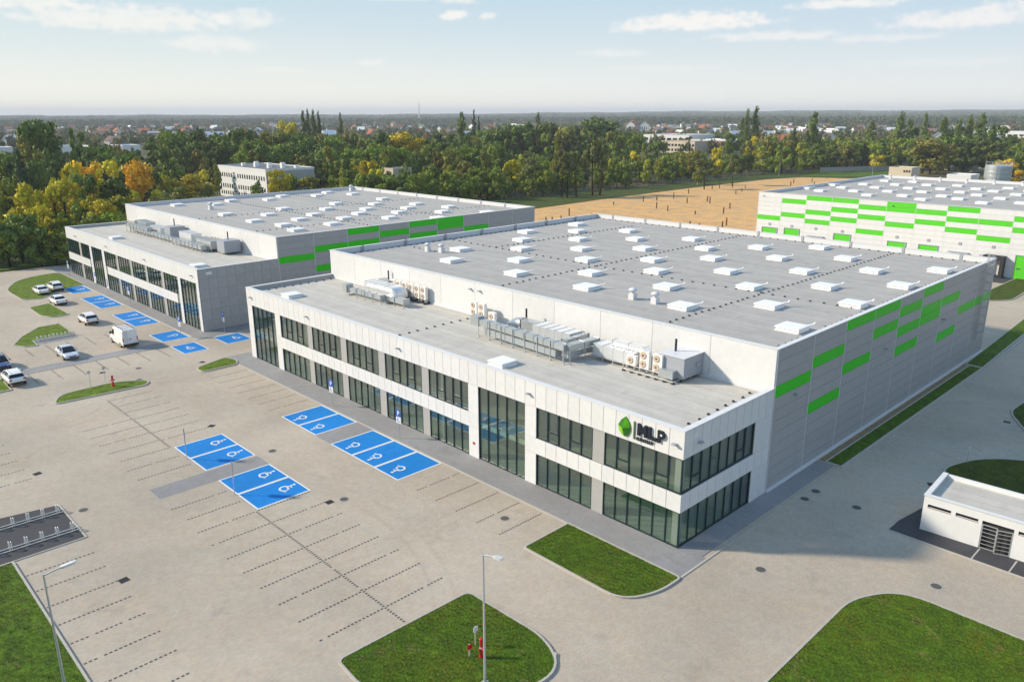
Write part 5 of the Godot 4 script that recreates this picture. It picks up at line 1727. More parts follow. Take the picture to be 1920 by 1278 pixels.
func leaf_cloud(mb: MB, r: RandomNumberGenerator, lobes: Array, leaves: int, size: float, flat := 0.5) -> void:   # lobes: [centre, radii]; leaves scattered through their outer shells
	var vol := 0.0
	for l in lobes: vol += l[1].x * l[1].y
	for l in lobes:
		var count := int(leaves * l[1].x * l[1].y / vol)
		var tone := r.randf_range(.84, 1.16)
		var warm := r.randf_range(-.08, .10)
		for k in count:
			var d := Vector3(r.randfn(), r.randfn() * 1.0 + .12, r.randfn()).normalized()
			var rr := pow(r.randf(), .4) * r.randf_range(.82, 1.12)
			var p: Vector3 = l[0] + d * l[1] * rr
			var s := size * r.randf_range(.6, 1.5)
			var nn := (d + Vector3(r.randfn(), r.randfn(), r.randfn()) * flat).normalized()
			var u := nn.cross(Vector3(r.randfn(), r.randfn(), r.randfn())).normalized() * s
			var w := nn.cross(u).normalized() * s * r.randf_range(.6, 1.0)
			var g := tone * r.randf_range(.88, 1.13)
			mb.c = Color(g * (1 + warm), g, g * (1 - warm))
			var soft := (nn + d).normalized()
			var i := mb.v.size()
			for q in [p - u * r.randf_range(.7, 1.0), p - w, p + u, p + w * r.randf_range(.6, 1.1)]: mb.put(q, soft, Vector2.ZERO)
			for q in [0, 2, 1, 0, 3, 2]: mb.idx.append(i + q)
	mb.c = Color.WHITE


func crown(kind: String, sd: int, leaves: int) -> ArrayMesh:   # one unit tall, half a unit wide
	var r := RandomNumberGenerator.new(); r.seed = sd
	var mb := MB.new()
	var lobes := []
	match kind:
		"p":
			for k in 15:
				var y := .07 + .9 * k / 14.0
				var w := .34 * sin(PI * clampf(.14 + y * .80, 0, 1)) + .06
				for j in 2: lobes.append([Vector3(r.randfn() * w * .35, y, r.randfn() * w * .35), Vector3(w * .62, .075, w * .62)])
			leaf_cloud(mb, r, lobes, leaves, .028, .7)
		"s":
			for k in 14:
				var y := .08 + .88 * k / 13.0
				var w := .46 * (1.02 - y) + .06
				for j in 3:
					var a := r.randf() * TAU
					lobes.append([Vector3(cos(a) * w * .5, y - .02, sin(a) * w * .5), Vector3(w * .6, .045, w * .6)])
			leaf_cloud(mb, r, lobes, leaves, .026, .8)
		"n":
			for k in 12:
				var y := r.randf_range(.55, .95)
				var w := .42 * sqrt(clampf(1.0 - pow((y - .68) / .36, 2), 0, 1)) + .05
				var a := r.randf() * TAU
				var d := r.randf_range(.1, .9) * w
				lobes.append([Vector3(cos(a) * d, y, sin(a) * d), Vector3(.17, .07, .17) * r.randf_range(.8, 1.3)])
			leaf_cloud(mb, r, lobes, leaves, .032, .9)
		"w":
			for k in 22:
				var y := r.randf_range(.16, .97)
				var w := .36 * pow(sin(PI * clampf(.12 + y * .86, 0, 1)), .8)
				var a := r.randf() * TAU
				lobes.append([Vector3(cos(a) * w * r.randf_range(.1, .9), y, sin(a) * w * r.randf_range(.1, .9)), Vector3(.14, .085, .14) * r.randf_range(.7, 1.3)])
			leaf_cloud(mb, r, lobes, leaves, .03, .8)
		"u":
			for k in 16:
				var a := r.randf() * TAU
				var d := sqrt(r.randf()) * .36
				var y := .16 + .55 * sqrt(1 - pow(d / .42, 2)) * r.randf_range(.5, 1.05)
				lobes.append([Vector3(cos(a) * d, y, sin(a) * d), Vector3(.17, .2, .17) * r.randf_range(.7, 1.2)])
			leaf_cloud(mb, r, lobes, leaves, .036, .7)
		_:
			var low := r.randf_range(.06, .2)   # every variant with an outline of its own: round, egg shaped, spreading, ragged
			var lean := r.randf_range(.7, 1.5)
			var puff := r.randf_range(.8, 1.25)
			for k in r.randi_range(16, 34):
				var y := r.randf_range(low, .93)
				var w := .41 * pow(sin(PI * pow(clampf(.06 + (y - low * .5) * .9, 0, 1), lean)), .6)
				var a := r.randf() * TAU
				var d := w * sqrt(r.randf())
				lobes.append([Vector3(cos(a) * d, y, sin(a) * d), Vector3(.15, .11, .15) * puff * r.randf_range(.55, 1.4)])
			leaf_cloud(mb, r, lobes, leaves, .034, .75)
	return mb.mesh(null)


func stem(kind: String, sd: int) -> ArrayMesh:
	var r := RandomNumberGenerator.new(); r.seed = sd
	var mb := MB.new()
	var bend := Vector3(r.randf_range(-.03, .03), 0, r.randf_range(-.03, .03))
	var top: float = {"p": .9, "s": .93, "n": .8, "w": .85, "u": .3}.get(kind, .62)
	var th: float = {"n": .020, "w": .014, "p": .020, "u": .02}.get(kind, .026)
	mb.tube([Vector3.ZERO, Vector3(0, top * .3, 0) + bend * .6, Vector3(0, top * .65, 0) + bend, Vector3(0, top, 0) + bend * .4], [th * 1.25, th, th * .7, th * .25], 7)
	for k in 5:
		var a := r.randf() * TAU
		var y := top * r.randf_range(.45, .85)
		var l := r.randf_range(.12, .24) * (.5 if kind in ["p", "w"] else 1.0)
		mb.tube([Vector3(0, y, 0) + bend * .7, Vector3(cos(a) * l, y + l * (.35 if kind in ["n", "s"] else .8), sin(a) * l)], [th * .45, th * .12], 5)
	return mb.mesh(M.pine_bark if kind == "n" else M.birch_bark if kind == "w" else M.bark)


var crowns := {}

var planted := []   # [kind, x, z, h, w, label, group]

func tree(kind: String, x: float, z: float, h: float, w: float, label: String, group: String) -> void:
	planted.append([kind, x, z, h, w, label, group])


func plant_woods() -> void:   # the 280 trees and 110 bushes that show largest stand alone; the rest of the wood is one mass
	var eye := Vector2(-42.5, 27.0)
	var size := func(q): return q[3] * q[4] / Vector2(q[1], q[2]).distance_squared_to(eye)
	planted.sort_custom(func(a, b): return size.call(a) > size.call(b))
	var left := {"tree": 280, "bush": 110}
	var mass := {}
	for q in planted:
		var kind: String = q[0]
		var shape := kind if kind in ["p", "s", "n", "w", "u"] else "d"
		var pick := rng.randi() % (9 if shape == "d" else 5)
		var key := "%s%d" % [shape, pick]
		if not crowns.has(key): crowns[key] = [crown(shape, hash(shape) % 1000 + pick * 7, 2300 if shape != "u" else 1300), stem(shape, pick + 3)]
		var category := "bush" if kind == "u" else "tree"
		var wide: float = {"p": .8, "s": .92, "n": .9, "w": .78, "u": 1.0}.get(shape, .92)
		var h: float = q[3]
		var w: float = q[4]
		var b := Basis.IDENTITY.scaled(Vector3(w / wide, h, w / wide * rng.randf_range(.85, 1.15)))
		left[category] -= 1
		var tone := rng.randi() % 3
		if left[category] < 0:
			if not mass.has(key): mass[key] = []
			var f: float = [2.25, 1.8, 2.7][tone] * rng.randf_range(.9, 1.1)
			mass[key].append([Transform3D(Basis(Vector3.UP, rng.randf() * TAU) * b, Vector3(q[1], -.1, q[2])), TONES[kind] * f])
			continue
		var called: String = {"d": "broadleaf_tree", "g": "broadleaf_tree", "y": "yellowing_tree", "a": "amber_tree", "b": "russet_tree", "p": "poplar_tree", "s": "spruce_tree", "n": "pine_tree", "w": "birch_tree", "u": "bush"}[kind]
		var t := thing(called, q[5], category, Vector3(q[1], -.1, q[2]), rng.randf() * TAU, q[6])
		t.set_meta("_h", h)
		if not woods.has(q[5]): woods[q[5]] = []
		woods[q[5]].append(t)
		var s := part("trunk", crowns[key][1], null, t)
		s.transform = Transform3D(Basis.IDENTITY.scaled(Vector3(h * .9, h, h * .9)), Vector3.ZERO)
		var c := part("crown", crowns[key][0], M["leaf_%s%d" % [kind, tone]], t)
		c.transform = Transform3D(b, Vector3.ZERO)
	var all := Node3D.new()
	all.name = "background_wood"
	add_child(all)
	all.set_meta("kind", "stuff")
	tag(all, "mass of smaller trees and bushes filling the wood behind", "trees")
	for key in mass:
		for what in 2:
			var mm := MultiMesh.new()
			mm.transform_format = MultiMesh.TRANSFORM_3D
			mm.use_colors = what == 0
			mm.mesh = crowns[key][0].duplicate() if what == 0 else crowns[key][1]
			if what == 0: mm.mesh.surface_set_material(0, M.wood_leaf)
			mm.instance_count = mass[key].size()
			for k in mass[key].size():
				mm.set_instance_transform(k, mass[key][k][0])
				if what == 0: mm.set_instance_color(k, mass[key][k][1])
			var mi := MultiMeshInstance3D.new()
			mi.multimesh = mm
			mi.name = "crown" if what == 0 else "trunk"
			all.add_child(mi, true)


const KIND_WORDS := {"d": "dark green broadleaf tree", "g": "mid green broadleaf tree", "y": "yellow green tree", "a": "orange autumn tree", "b": "brownish russet tree", "p": "tall narrow poplar", "s": "dark pointed spruce", "n": "pine with a bare reddish trunk", "w": "slender light green birch", "u": "low rounded bush"}


func build_woods() -> void:
	var feature := {
		"d": [Vector4(36, -293, 28.2, 16.3), Vector4(61, -339, 25.3, 9.4), Vector4(19, -267, 17.7, 8.2), Vector4(23, -255, 16.3, 9.9), Vector4(34, -273, 15.2, 11.7), Vector4(27, -218, 13.8, 8.7), Vector4(32, -212, 12.9, 8.6), Vector4(21, -163, 9.8, 5.5), Vector4(-4, -159, 10.4, 8.6), Vector4(-7, -156, 9.7, 6.4), Vector4(-2, -153, 8.2, 6.3), Vector4(7, -156, 7.4, 6), Vector4(111, -353, 22.7, 14), Vector4(117, -345, 23.6, 15.5), Vector4(130, -334, 23.6, 14.8), Vector4(142, -344, 21.3, 14.2), Vector4(150, -329, 21.8, 12.7), Vector4(153, -322, 21.4, 14.8), Vector4(105, -366, 22.4, 12.6), Vector4(105, -329, 18.9, 11.6), Vector4(119, -322, 18.7, 12.1), Vector4(124, -313, 17.4, 11.4), Vector4(115, -240, 13.1, 7.6), Vector4(185, -302, 21.1, 14.8), Vector4(185, -290, 17.8, 10.7), Vector4(214, -305, 18.4, 14.4), Vector4(123, -199, 8.9, 9.6), Vector4(255, -337, 18.8, 19.3), Vector4(139, -193, 8.3, 8.2), Vector4(278, -317, 21.6, 17.4), Vector4(292, -317, 23.9, 19.7), Vector4(296, -306, 24.5, 19.5), Vector4(311, -305, 25, 19.9), Vector4(357, -306, 25.9, 29.9), Vector4(378, -343, 21.4, 15.3), Vector4(348, -252, 14.7, 13.1), Vector4(388, -227, 17.9, 12.3), Vector4(367, -161, 13.9, 12.3), Vector4(450, -194, 14.7, 18.5), Vector4(419, -164, 14.8, 12.3), Vector4(443, -159, 15.5, 14.2), Vector4(407, -141, 10.5, 13.1), Vector4(389, -118, 13, 12.5), Vector4(416, -114, 17.7, 13.1), Vector4(499, -117, 22.4, 15.3), Vector4(440, -103, 15.5, 17.1), Vector4(409, -105, 12.8, 16.1), Vector4(376, -72, 12.3, 11.8), Vector4(492, -140, 17.3, 11.5), Vector4(524, -170, 19.7, 12.3)],
		"b": [Vector4(167, -234, 16.1, 6.4), Vector4(166, -202, 15.9, 5.9), Vector4(34, -299, 25.3, 9.2), Vector4(142, -328, 22, 15.3), Vector4(99, -221, 9.4, 8.2), Vector4(175, -333, 20.3, 12.6), Vector4(179, -324, 20.4, 12.5), Vector4(177, -307, 17.6, 7.7), Vector4(169, -226, 15.7, 10.4), Vector4(160, -208, 12.5, 7.6), Vector4(307, -288, 23.3, 17.4), Vector4(276, -181, 13.1, 6.8), Vector4(345, -181, 18.1, 12), Vector4(399, -162, 13, 11.2), Vector4(385, -113, 17.1, 19.7)],
		"s": [Vector4(19, -251, 20.2, 7.8), Vector4(84, -228, 8.4, 5.9), Vector4(355, -423, 33.5, 6.2), Vector4(357, -420, 28.9, 4.9)],
		"y": [Vector4(28, -234, 16.5, 8.5), Vector4(36, -229, 16.3, 9.2), Vector4(17, -203, 14.3, 9.1), Vector4(15, -206, 13.8, 6.6), Vector4(3, -183, 14.5, 9.7), Vector4(8, -192, 12.7, 6.2), Vector4(4, -167, 11.3, 8), Vector4(16, -169, 10.7, 7.9), Vector4(69, -252, 9.8, 12.3), Vector4(79, -258, 10.5, 7.2), Vector4(207, -429, 25.6, 14.2), Vector4(88, -221, 11.8, 7.7), Vector4(193, -290, 21.4, 18.4), Vector4(132, -241, 11.7, 6.6), Vector4(130, -230, 12.8, 9.3), Vector4(121, -213, 10.5, 8), Vector4(173, -195, 13.2, 7.2), Vector4(261, -202, 12.2, 6.8), Vector4(290, -177, 14.2, 6.9), Vector4(350, -193, 17.5, 9.2), Vector4(396, -143, 8, 9.7), Vector4(345, -71, 9.6, 9.3)],
		"a": [Vector4(34, -237, 16.1, 9.4), Vector4(42, -221, 15.9, 9.7), Vector4(346, -67, 10.6, 9.9)],
		"g": [Vector4(6, -208, 14.6, 8.2), Vector4(8, -165, 10.6, 6.8), Vector4(23, -178, 10.9, 8), Vector4(1, -154, 6.5, 5.6), Vector4(3, -151, 4.5, 5.6), Vector4(15, -159, 9.3, 6.7), Vector4(10, -158, 9.4, 6.6), Vector4(101, -346, 21.5, 12.6), Vector4(126, -347, 22, 14), Vector4(135, -309, 16.7, 12), Vector4(93, -223, 10.4, 6.6), Vector4(126, -245, 12.5, 7.9), Vector4(186, -326, 20.5, 10.3), Vector4(131, -199, 8.4, 7.8), Vector4(134, -194, 7.6, 7.8), Vector4(143, -188, 6.9, 7.8), Vector4(148, -186, 8.2, 7.1), Vector4(175, -180, 12.9, 7.4), Vector4(285, -235, 14.9, 12.7), Vector4(322, -253, 15.3, 12.6), Vector4(219, -175, 11.3, 6.8), Vector4(262, -184, 11.6, 7.6), Vector4(347, -177, 16.2, 10.2), Vector4(340, -169, 14.5, 10), Vector4(443, -93, 13.5, 13.7)],
		"u": [Vector4(28, -181, 12, 5.4), Vector4(37, -194, 11.3, 6.5), Vector4(40, -196, 10.4, 5.9), Vector4(46, -201, 10.7, 7.4), Vector4(76, -254, 7.8, 7.5)],
		"w": [Vector4(84, -261, 12, 3.7), Vector4(126, -251, 18, 7.6), Vector4(147, -243, 15.1, 5.4), Vector4(117, -227, 10.8, 5.3), Vector4(204, -200, 19.2, 4.8), Vector4(183, -200, 13.5, 6.1), Vector4(279, -211, 15.6, 4.4), Vector4(240, -180, 10.3, 5.8), Vector4(265, -179, 12.1, 6.1), Vector4(252, -162, 10.4, 7.2), Vector4(327, -174, 13.4, 8.6), Vector4(344, -162, 15, 8.8)],
		"p": [Vector4(235, -460, 31.1, 5.7), Vector4(240, -462, 32.1, 5.4), Vector4(238, -452, 31.7, 5.3), Vector4(243, -454, 30.7, 5), Vector4(277, -481, 30, 5.3), Vector4(250, -315, 29.7, 7.4), Vector4(207, -259, 19.6, 3.1), Vector4(461, -459, 30, 7.7), Vector4(191, -220, 17.8, 4.7), Vector4(479, -270, 31.7, 6.2), Vector4(482, -265, 33.5, 7.8), Vector4(486, -277, 25.8, 6.7), Vector4(378, -183, 21.6, 6.4), Vector4(418, -191, 29.4, 10.5), Vector4(408, -190, 19.6, 6.8), Vector4(477, -181, 24.1, 9.2), Vector4(521, -180, 29.2, 9.9), Vector4(523, -175, 25.1, 9), Vector4(573, -182, 29.1, 6.2), Vector4(491, -143, 26.1, 8.4), Vector4(493, -136, 25.4, 8.4), Vector4(500, -132, 27.3, 8.5), Vector4(497, -124, 28.5, 10)],
		"n": [Vector4(166, -177, 13.8, 6.8), Vector4(172, -168, 16.9, 6.8), Vector4(174, -167, 16.8, 6.8), Vector4(178, -166, 16.4, 6.8), Vector4(186, -165, 20, 9), Vector4(189, -164, 18.8, 7.4), Vector4(237, -149, 12.4, 9), Vector4(260, -150, 13.2, 7.2), Vector4(383, -161, 10.1, 9.6)],
	}
	for kind in feature:
		for q in feature[kind]:
			var zone := zone_of(q.x, q.y)
			tree(kind, q.x, q.y, q.z, q.w, "%s %s" % [KIND_WORDS[kind], zone], "%ss %s" % [KIND_WORDS[kind], zone])
	# fill between the landmark trees: eye position of the survey and sectors of bearing (degrees from -z) and distance
	var eye := Vector2(-42.5, 27.0)
	var fills := [
		["ygdgyugyay", 8.0, 21.0, 180.0, 262.0, 5.0, 9.5, 110], ["dgbd", 8.0, 21.0, 285.0, 420.0, 9.0, 18.0, 46], ["dg", 9.0, 21.0, 430.0, 600.0, 6.0, 11.0, 60], ["dgdbdg", 20.5, 33.0, 352.0, 500.0, 13.0, 19.0, 130], ["gugggy", 17.0, 32.0, 268.0, 345.0, 4.5, 9.0, 80],
		["dgggd", 33.0, 43.0, 330.0, 520.0, 11.0, 17.0, 130], ["gggwug", 31.0, 43.5, 262.0, 325.0, 5.0, 11.0, 130], ["ggdwuug", 42.0, 56.0, 268.0, 330.0, 4.0, 9.0, 150], ["gdwbg", 43.0, 57.0, 330.0, 440.0, 7.0, 11.0, 120], ["ddgb", 41.0, 53.0, 450.0, 580.0, 15.0, 20.0, 90],
		["gdwg", 54.0, 62.5, 372.0, 470.0, 6.0, 10.0, 120], ["dgbg", 61.0, 68.5, 455.0, 600.0, 9.0, 15.0, 90], ["dgdgb", 67.5, 79.0, 450.0, 640.0, 9.0, 16.0, 150], ["uug", 40.0, 62.0, 265.0, 345.0, 2.0, 5.0, 150], ["uu", 6.0, 21.0, 177.0, 190.0, 2.0, 4.0, 50], ["uug", 55.0, 70.0, 360.0, 480.0, 2.5, 5.0, 90], ["dgdb", 52.0, 60.0, 740.0, 860.0, 8.0, 12.0, 60],
	]
	for f in fills:
		for k in f[7]:
			var a := deg_to_rad(rng.randf_range(f[1], f[2]))
			var d := sqrt(rng.randf_range(f[3] * f[3], f[4] * f[4]))
			var q := eye + Vector2(sin(a), -cos(a)) * d
			if q.x < 72 and q.y > -160: continue
			if q.x > 70 and q.x < 330 and q.y > -178: continue
			if q.x >= 320 and q.x < 400 and q.y > -168: continue
			if q.x > 118 and q.x < 400 and q.y > -125: continue
			if q.x > 80 and q.x < 116 and q.y < -222 and q.y > -275: continue
			if q.x > 64 and q.x < 90 and q.y < -222 and q.y > -268: continue
			var kind: String = f[0][rng.randi() % f[0].length()]
			var h := rng.randf_range(f[5], f[6])
			if kind == "u": h = rng.randf_range(2.2, 4.5)
			var zone := zone_of(q.x, q.y)
			tree(kind, q.x, q.y, h, h * rng.randf_range(.5, .8) * (1.3 if kind == "u" else .6 if kind == "w" else 1.0), "%s %s" % [KIND_WORDS[kind], zone], "%ss %s" % [KIND_WORDS[kind], zone])


func zone_of(x: float, z: float) -> String:
	var a := rad_to_deg(atan2(x + 42.5, 27.0 - z))
	var d := Vector2(x + 42.5, z - 27.0).length()
	if a < 22.0: return "at the front of the left wood" if d < 275 else "at the back of the left wood"
	if a < 36.0: return "round the white office block" if d < 345 else "in the belt behind the white office block"
	if a < 47.0: return "in the wood behind the middle of the second hall" if d < 345 else "in the far belt behind the second hall"
	if a < 58.0: return "along the fence above the sand field" if d < 335 else "beyond the sand field and its fence"
	if a < 66.0: return "near the corner of the green bank" if d < 460 else "beyond the corner of the green bank"
	return "behind the white loading hall"



var woods := {}   # label -> the trees that bear it

func tell_trees_apart() -> void:   # the outermost, nearest and tallest of each kind and stand get labels of their own
	var eye := Vector3(-42.5, 0, 27.0)
	for label in woods:
		var all: Array = woods[label]
		var n := all.size()
		if n == 1:
			all[0].remove_meta("group")
			continue
		var at := func(t): return atan2(t.position.x - eye.x, eye.z - t.position.z)
		all.sort_custom(func(a, b): return at.call(a) < at.call(b))
		var words := []
		if n == 2: words = ["left ", "right "]
		elif n == 3: words = ["leftmost ", "middle ", "rightmost "]
		else:
			words.resize(n); words.fill("")
			words[0] = "leftmost "; words[n - 1] = "rightmost "
			var near := 1; var tall := 1
			for i in range(1, n - 1):
				if all[i].position.distance_to(eye) < all[near].position.distance_to(eye): near = i
				if all[i].get_meta("_h") > all[tall].get_meta("_h"): tall = i
			words[near] = "nearest "
			if tall != near: words[tall] = "tallest "
		for i in n:
			if words[i]: all[i].set_meta("label", words[i] + label)


func house(x: float, z: float, w: float, l: float, h: float, turn: float, wall: Material, roof: Material, label: String, group: String) -> void:
	var t := thing("house", label, "house", Vector3(x, -.1, z), turn, group)
	var mb := MB.new()
	mb.box(Vector3(-w / 2, 0, -l / 2), Vector3(w / 2, h, l / 2))
	mb.tri(Vector3(-w / 2, h, l / 2), Vector3(w / 2, h, l / 2), Vector3(0, h + w * .42, l / 2))
	mb.tri(Vector3(w / 2, h, -l / 2), Vector3(-w / 2, h, -l / 2), Vector3(0, h + w * .42, -l / 2))
	part("wall", mb, wall, t)
	var rb := MB.new()
	var e := .5
	for s in [-1.0, 1.0]:
		var a := Vector3(s * (w / 2 + e), h - e * .84, l / 2 + e); var b := Vector3(s * (w / 2 + e), h - e * .84, -l / 2 - e)
		var c := Vector3(0, h + w * .42 + .06, -l / 2 - e); var d := Vector3(0, h + w * .42 + .06, l / 2 + e)
		if s > 0: rb.quad(a, b, c, d)
		else: rb.quad(b, a, d, c)
		var o := Vector3(0, -.25, 0)
		if s > 0: rb.quad(a + o, b + o, b, a)
		else: rb.quad(b + o, a + o, a, b)
	part("roof", rb, roof, t)
	if w > 9.0:
		var wb := MB.new()
		for k in int(l / 3.2): wb.box(Vector3(-w / 2 - .04, h * .35, -l / 2 + 1.2 + k * 3.2), Vector3(-w / 2 + .02, h * .75, -l / 2 + 2.4 + k * 3.2))
		for k in int(w / 3.2): wb.box(Vector3(-w / 2 + 1.0 + k * 3.2, h * .35, l / 2 - .02), Vector3(-w / 2 + 2.2 + k * 3.2, h * .75, l / 2 + .04))
		part("window_row", wb, M.car_glass, t)


func block(called: String, label: String, category: String, x0: float, x1: float, z0: float, z1: float, h: float, wall: Material, roof: Material, rows: Array, turn := 0.0) -> Node3D:   # flat roofed building; rows of windows [y0, y1, every, wide] on -x and +z faces
	var c := Vector3((x0 + x1) / 2, -.1, (z0 + z1) / 2)
	var t := thing(called, label, category, c, turn)
	var w := (x1 - x0) / 2; var l := (z1 - z0) / 2
	var mb := MB.new()
	mb.box(Vector3(-w, 0, -l), Vector3(w, h, l))
	part("wall", mb, wall, t)
	var rb := MB.new()
	rb.box(Vector3(-w + .3, h + .003, -l + .3), Vector3(w - .3, h + .08, l - .3))
	part("roof", rb, roof, t)
	var cb := MB.new()
	for q in [[-w - .05, -l - .05, -w + .3, l + .05], [w - .3, -l - .05, w + .05, l + .05], [-w + .3, -l - .05, w - .3, -l + .3], [-w + .3, l - .3, w - .3, l + .05]]: cb.box(Vector3(q[0], h - .25, q[1]), Vector3(q[2], h + .35, q[3]))
	part("parapet", cb, wall, t)
	for r in rows:
		var n := int(l * 2 / r[2])
		for k in n:
			var z: float = -l + l * 2 * (k + .5) / n
			var wb := MB.new()
			wb.box(Vector3(-w - .05, r[0], z - r[3] / 2), Vector3(-w + .02, r[1], z + r[3] / 2))
			part("window", wb, M.car_glass, t)
	return t


func far_buildings() -> void:
	# white three storey office block behind the second hall
	var w := block("office_block", "white flat roofed three storey office block in the trees behind the second hall", "building", 88.5, 107.5, -269, -231, 11.1, M.white, M.slate, [])
	for r in [[7.4, 8.9], [3.4, 4.9], [.9, 2.2]]:
		for k in 20:
			var z := -17.8 + k * 1.83
			if k in [6, 7]:
				if k == 6:
					for y in [r[0] - .3, r[1] - .1]:
						var sb := MB.new()
						sb.box(Vector3(-9.55, y, z + .1), Vector3(-9.48, y + .45, z + 1.6))
						part("stair_window", sb, M.car_glass, w)
				continue
			var wb := MB.new()
			wb.box(Vector3(-9.55, r[0], z), Vector3(-9.48, r[1], z + .85))
			part("window", wb, M.car_glass, w)
	var gb := MB.new()
	gb.box(Vector3(-9.4, 0, 19.0), Vector3(9.45, 10.7, 19.06))
	part("gable", gb, M.pier_grey, w)
	for k in 9:
		var cb := MB.new()
		var p := Vector3(-4 + (k % 3) * 3.5, 11.2, -11 + k * 3.4)
		cb.box(p, p + Vector3(1.5, 1.1 + (k % 2) * .5, 1.2))
		part("roof_unit", cb, M.unit_white, w)
	block("concrete_shed", "small grey concrete building among the trees behind the second hall's far corner", "building", 141, 150, -236, -229, 9.0, M.beige, M.slate, [])
	block("concrete_ruin", "pale concrete shell half hidden by dark trees beyond the sand field", "building", 345, 357, -318, -307, 9.2, M.beige, M.slate, [[5.5, 7.5, 5.0, 3.0]])
	for q in [[286, 300, -236, -222, 4.4, "low grey roofed shed among bushes beyond the sand field, nearer one"], [318, 334, -262, -246, 4.6, "low grey roofed shed among bushes beyond the sand field, farther one"], [205, 224, -236, -220, 4.2, "broken low concrete shed in the scrub behind the pines"]]:
		block("low_shed", q[5], "shed", q[0], q[1], q[2], q[3], q[4], M.concrete, M.slate, [])
	block("brick_block", "long pale block with two rows of dark windows among far trees", "building", 482, 500, -345, -314, 8.8, M.beige, M.brick, [[5.2, 6.9, 3.0, 2.0], [1.6, 3.3, 3.0, 1.8]])
	block("brick_hall", "brick ended hall joined to the long block with dark windows", "building", 500, 516, -322, -302, 8.4, M.brick, M.slate, [])
	block("white_hall", "bright white flat hall in the distance behind the long pale block", "building", 540, 575, -356, -322, 8.2, M.white, M.unit_white, [])
	block("grey_hall", "pale grey hall with a blue roof in the far trees", "building", 560, 600, -420, -370, 11, M.trim, M.blue_roof, [[6.5, 8.5, 6.0, 4.5]])
	block("white_hall", "white hall with a dark window band at the right edge of the far trees", "building", 828, 870, -225, -165, 11.5, M.white, M.unit_white, [[8.0, 9.6, 5.0, 3.6]])
	block("white_house", "white flat roofed house at the left edge behind a dark spruce", "house", 62, 75, -532, -515, 11.6, M.white, M.unit_white, [[6.5, 9.0, 8.0, 2.2]])
	for q in [[110, 128, -590, -572, "grey flat roofed house in the far wood, leftmost of three"], [130, 146, -580, -560, "grey flat roofed house in the far wood, middle of three"], [148, 160, -572, -552, "grey flat roofed house in the far wood, rightmost of three"]]:
		block("grey_house", q[4], "house", q[0], q[1], q[2], q[3], 9.6, M.unit_white, M.blue_roof, [[7.4, 8.8, 3.0, 1.6], [4.5, 6.0, 3.0, 1.6]])
	# hipped blue grey roof in the trees right of the bank
	var b := block("villa", "house with a hipped blue grey roof among dark trees", "house", 478, 492, -171, -157, 5.2, M.beige, M.slate, [[2.4, 4.4, 3.2, 1.3]])
	var hb := MB.new()
	hb.loft([[Vector3(-7.6, 5.1, 7.6), Vector3(7.6, 5.1, 7.6), Vector3(7.6, 5.1, -7.6), Vector3(-7.6, 5.1, -7.6)], [Vector3(-1.2, 9.8, 1.2), Vector3(1.2, 9.8, 1.2), Vector3(1.2, 9.8, -1.2), Vector3(-1.2, 9.8, -1.2)]], true, false)
	var hr := part("hipped_roof", hb, M.blue_roof, b)
	var db := MB.new()
	db.box(Vector3(-6.4, 6.2, -1.1), Vector3(-3.6, 8.0, 1.1))
	part("dormer", db, M.trim, hr)
	# plant behind the loading hall
	var hut := block("plant_hut", "beige box with three dark vents behind the white loading hall", "building", 215, 222, -69.3, -62.6, 13.2, M.beige, M.beige, [])
	for k in 3:
		var vb := MB.new()
		vb.box(Vector3(-3.56, 12.1, 1.0 + k * .75), Vector3(-3.48, 12.75, 1.5 + k * .75))
		part("vent", vb, M.dark, hut)
	block("pump_house", "low white box between the beige hut and the silver tank", "building", 220, 228, -54.0, -47.4, 11.5, M.panel_white, M.panel_white, [])
	var tk := thing("water_tank", "silver ribbed water tank behind the white loading hall", "tank", Vector3(229, -.1, -42.8))
	for k in 11:
		var rb := MB.new()
		rb.tube([Vector3(0, k * 1.32 + .02, 0), Vector3(0, k * 1.32 + .06, 0), Vector3(0, k * 1.32 + 1.28, 0), Vector3(0, k * 1.32 + 1.32, 0)], [3.52, 3.6, 3.6, 3.52], 28, k in [0, 10])
		part("ring_plate", rb, M.galv, tk)
	var lb := MB.new()
	lb.box(Vector3(-3.9, 0, .4), Vector3(-3.7, 15.6, .5)); lb.box(Vector3(-3.9, 0, 1.0), Vector3(-3.7, 15.6, 1.1))
	for k in 30: lb.box(Vector3(-3.85, .5 + k * .5, .5), Vector3(-3.75, .55 + k * .5, 1.0))
	part("ladder", lb, M.galv, tk)
	var rl := MB.new()
	for k in 24:
		var a := TAU * k / 24
		var a2 := TAU * (k + 1) / 24
		rl.bar(Vector3(cos(a) * 3.5, 14.5, sin(a) * 3.5), Vector3(cos(a) * 3.5, 15.5, sin(a) * 3.5), .06, .06)
		rl.bar(Vector3(cos(a) * 3.5, 15.5, sin(a) * 3.5), Vector3(cos(a2) * 3.5, 15.5, sin(a2) * 3.5), .06, .06)
	part("railing", rl, M.galv, tk)
	var wl := thing("boundary_wall", "long low grey wall at the edge of the wood behind the white loading hall", "wall", Vector3(330, 0, -118))
	var wb2 := MB.new()
	wb2.bar(Vector3(30, 1.2, -40), Vector3(96, 1.2, -4), .3, 2.4)
	wb2.bar(Vector3(96, 1.2, -4), Vector3(60, 1.2, 70), .3, 2.4)
	part("wall_length", wb2, M.concrete, wl)
	# radio mast on the skyline
	var ms := thing("radio_mast", "thin radio mast standing above the skyline left of centre", "mast", Vector3(1788, 0, -2349))
	var mb := MB.new()
	mb.tube([Vector3.ZERO, Vector3(0, 45, 0), Vector3(0, 74, 0)], [3.2, 1.5, .5], 8)
	part("shaft", mb, M.steel, ms)
	var mp := MB.new()
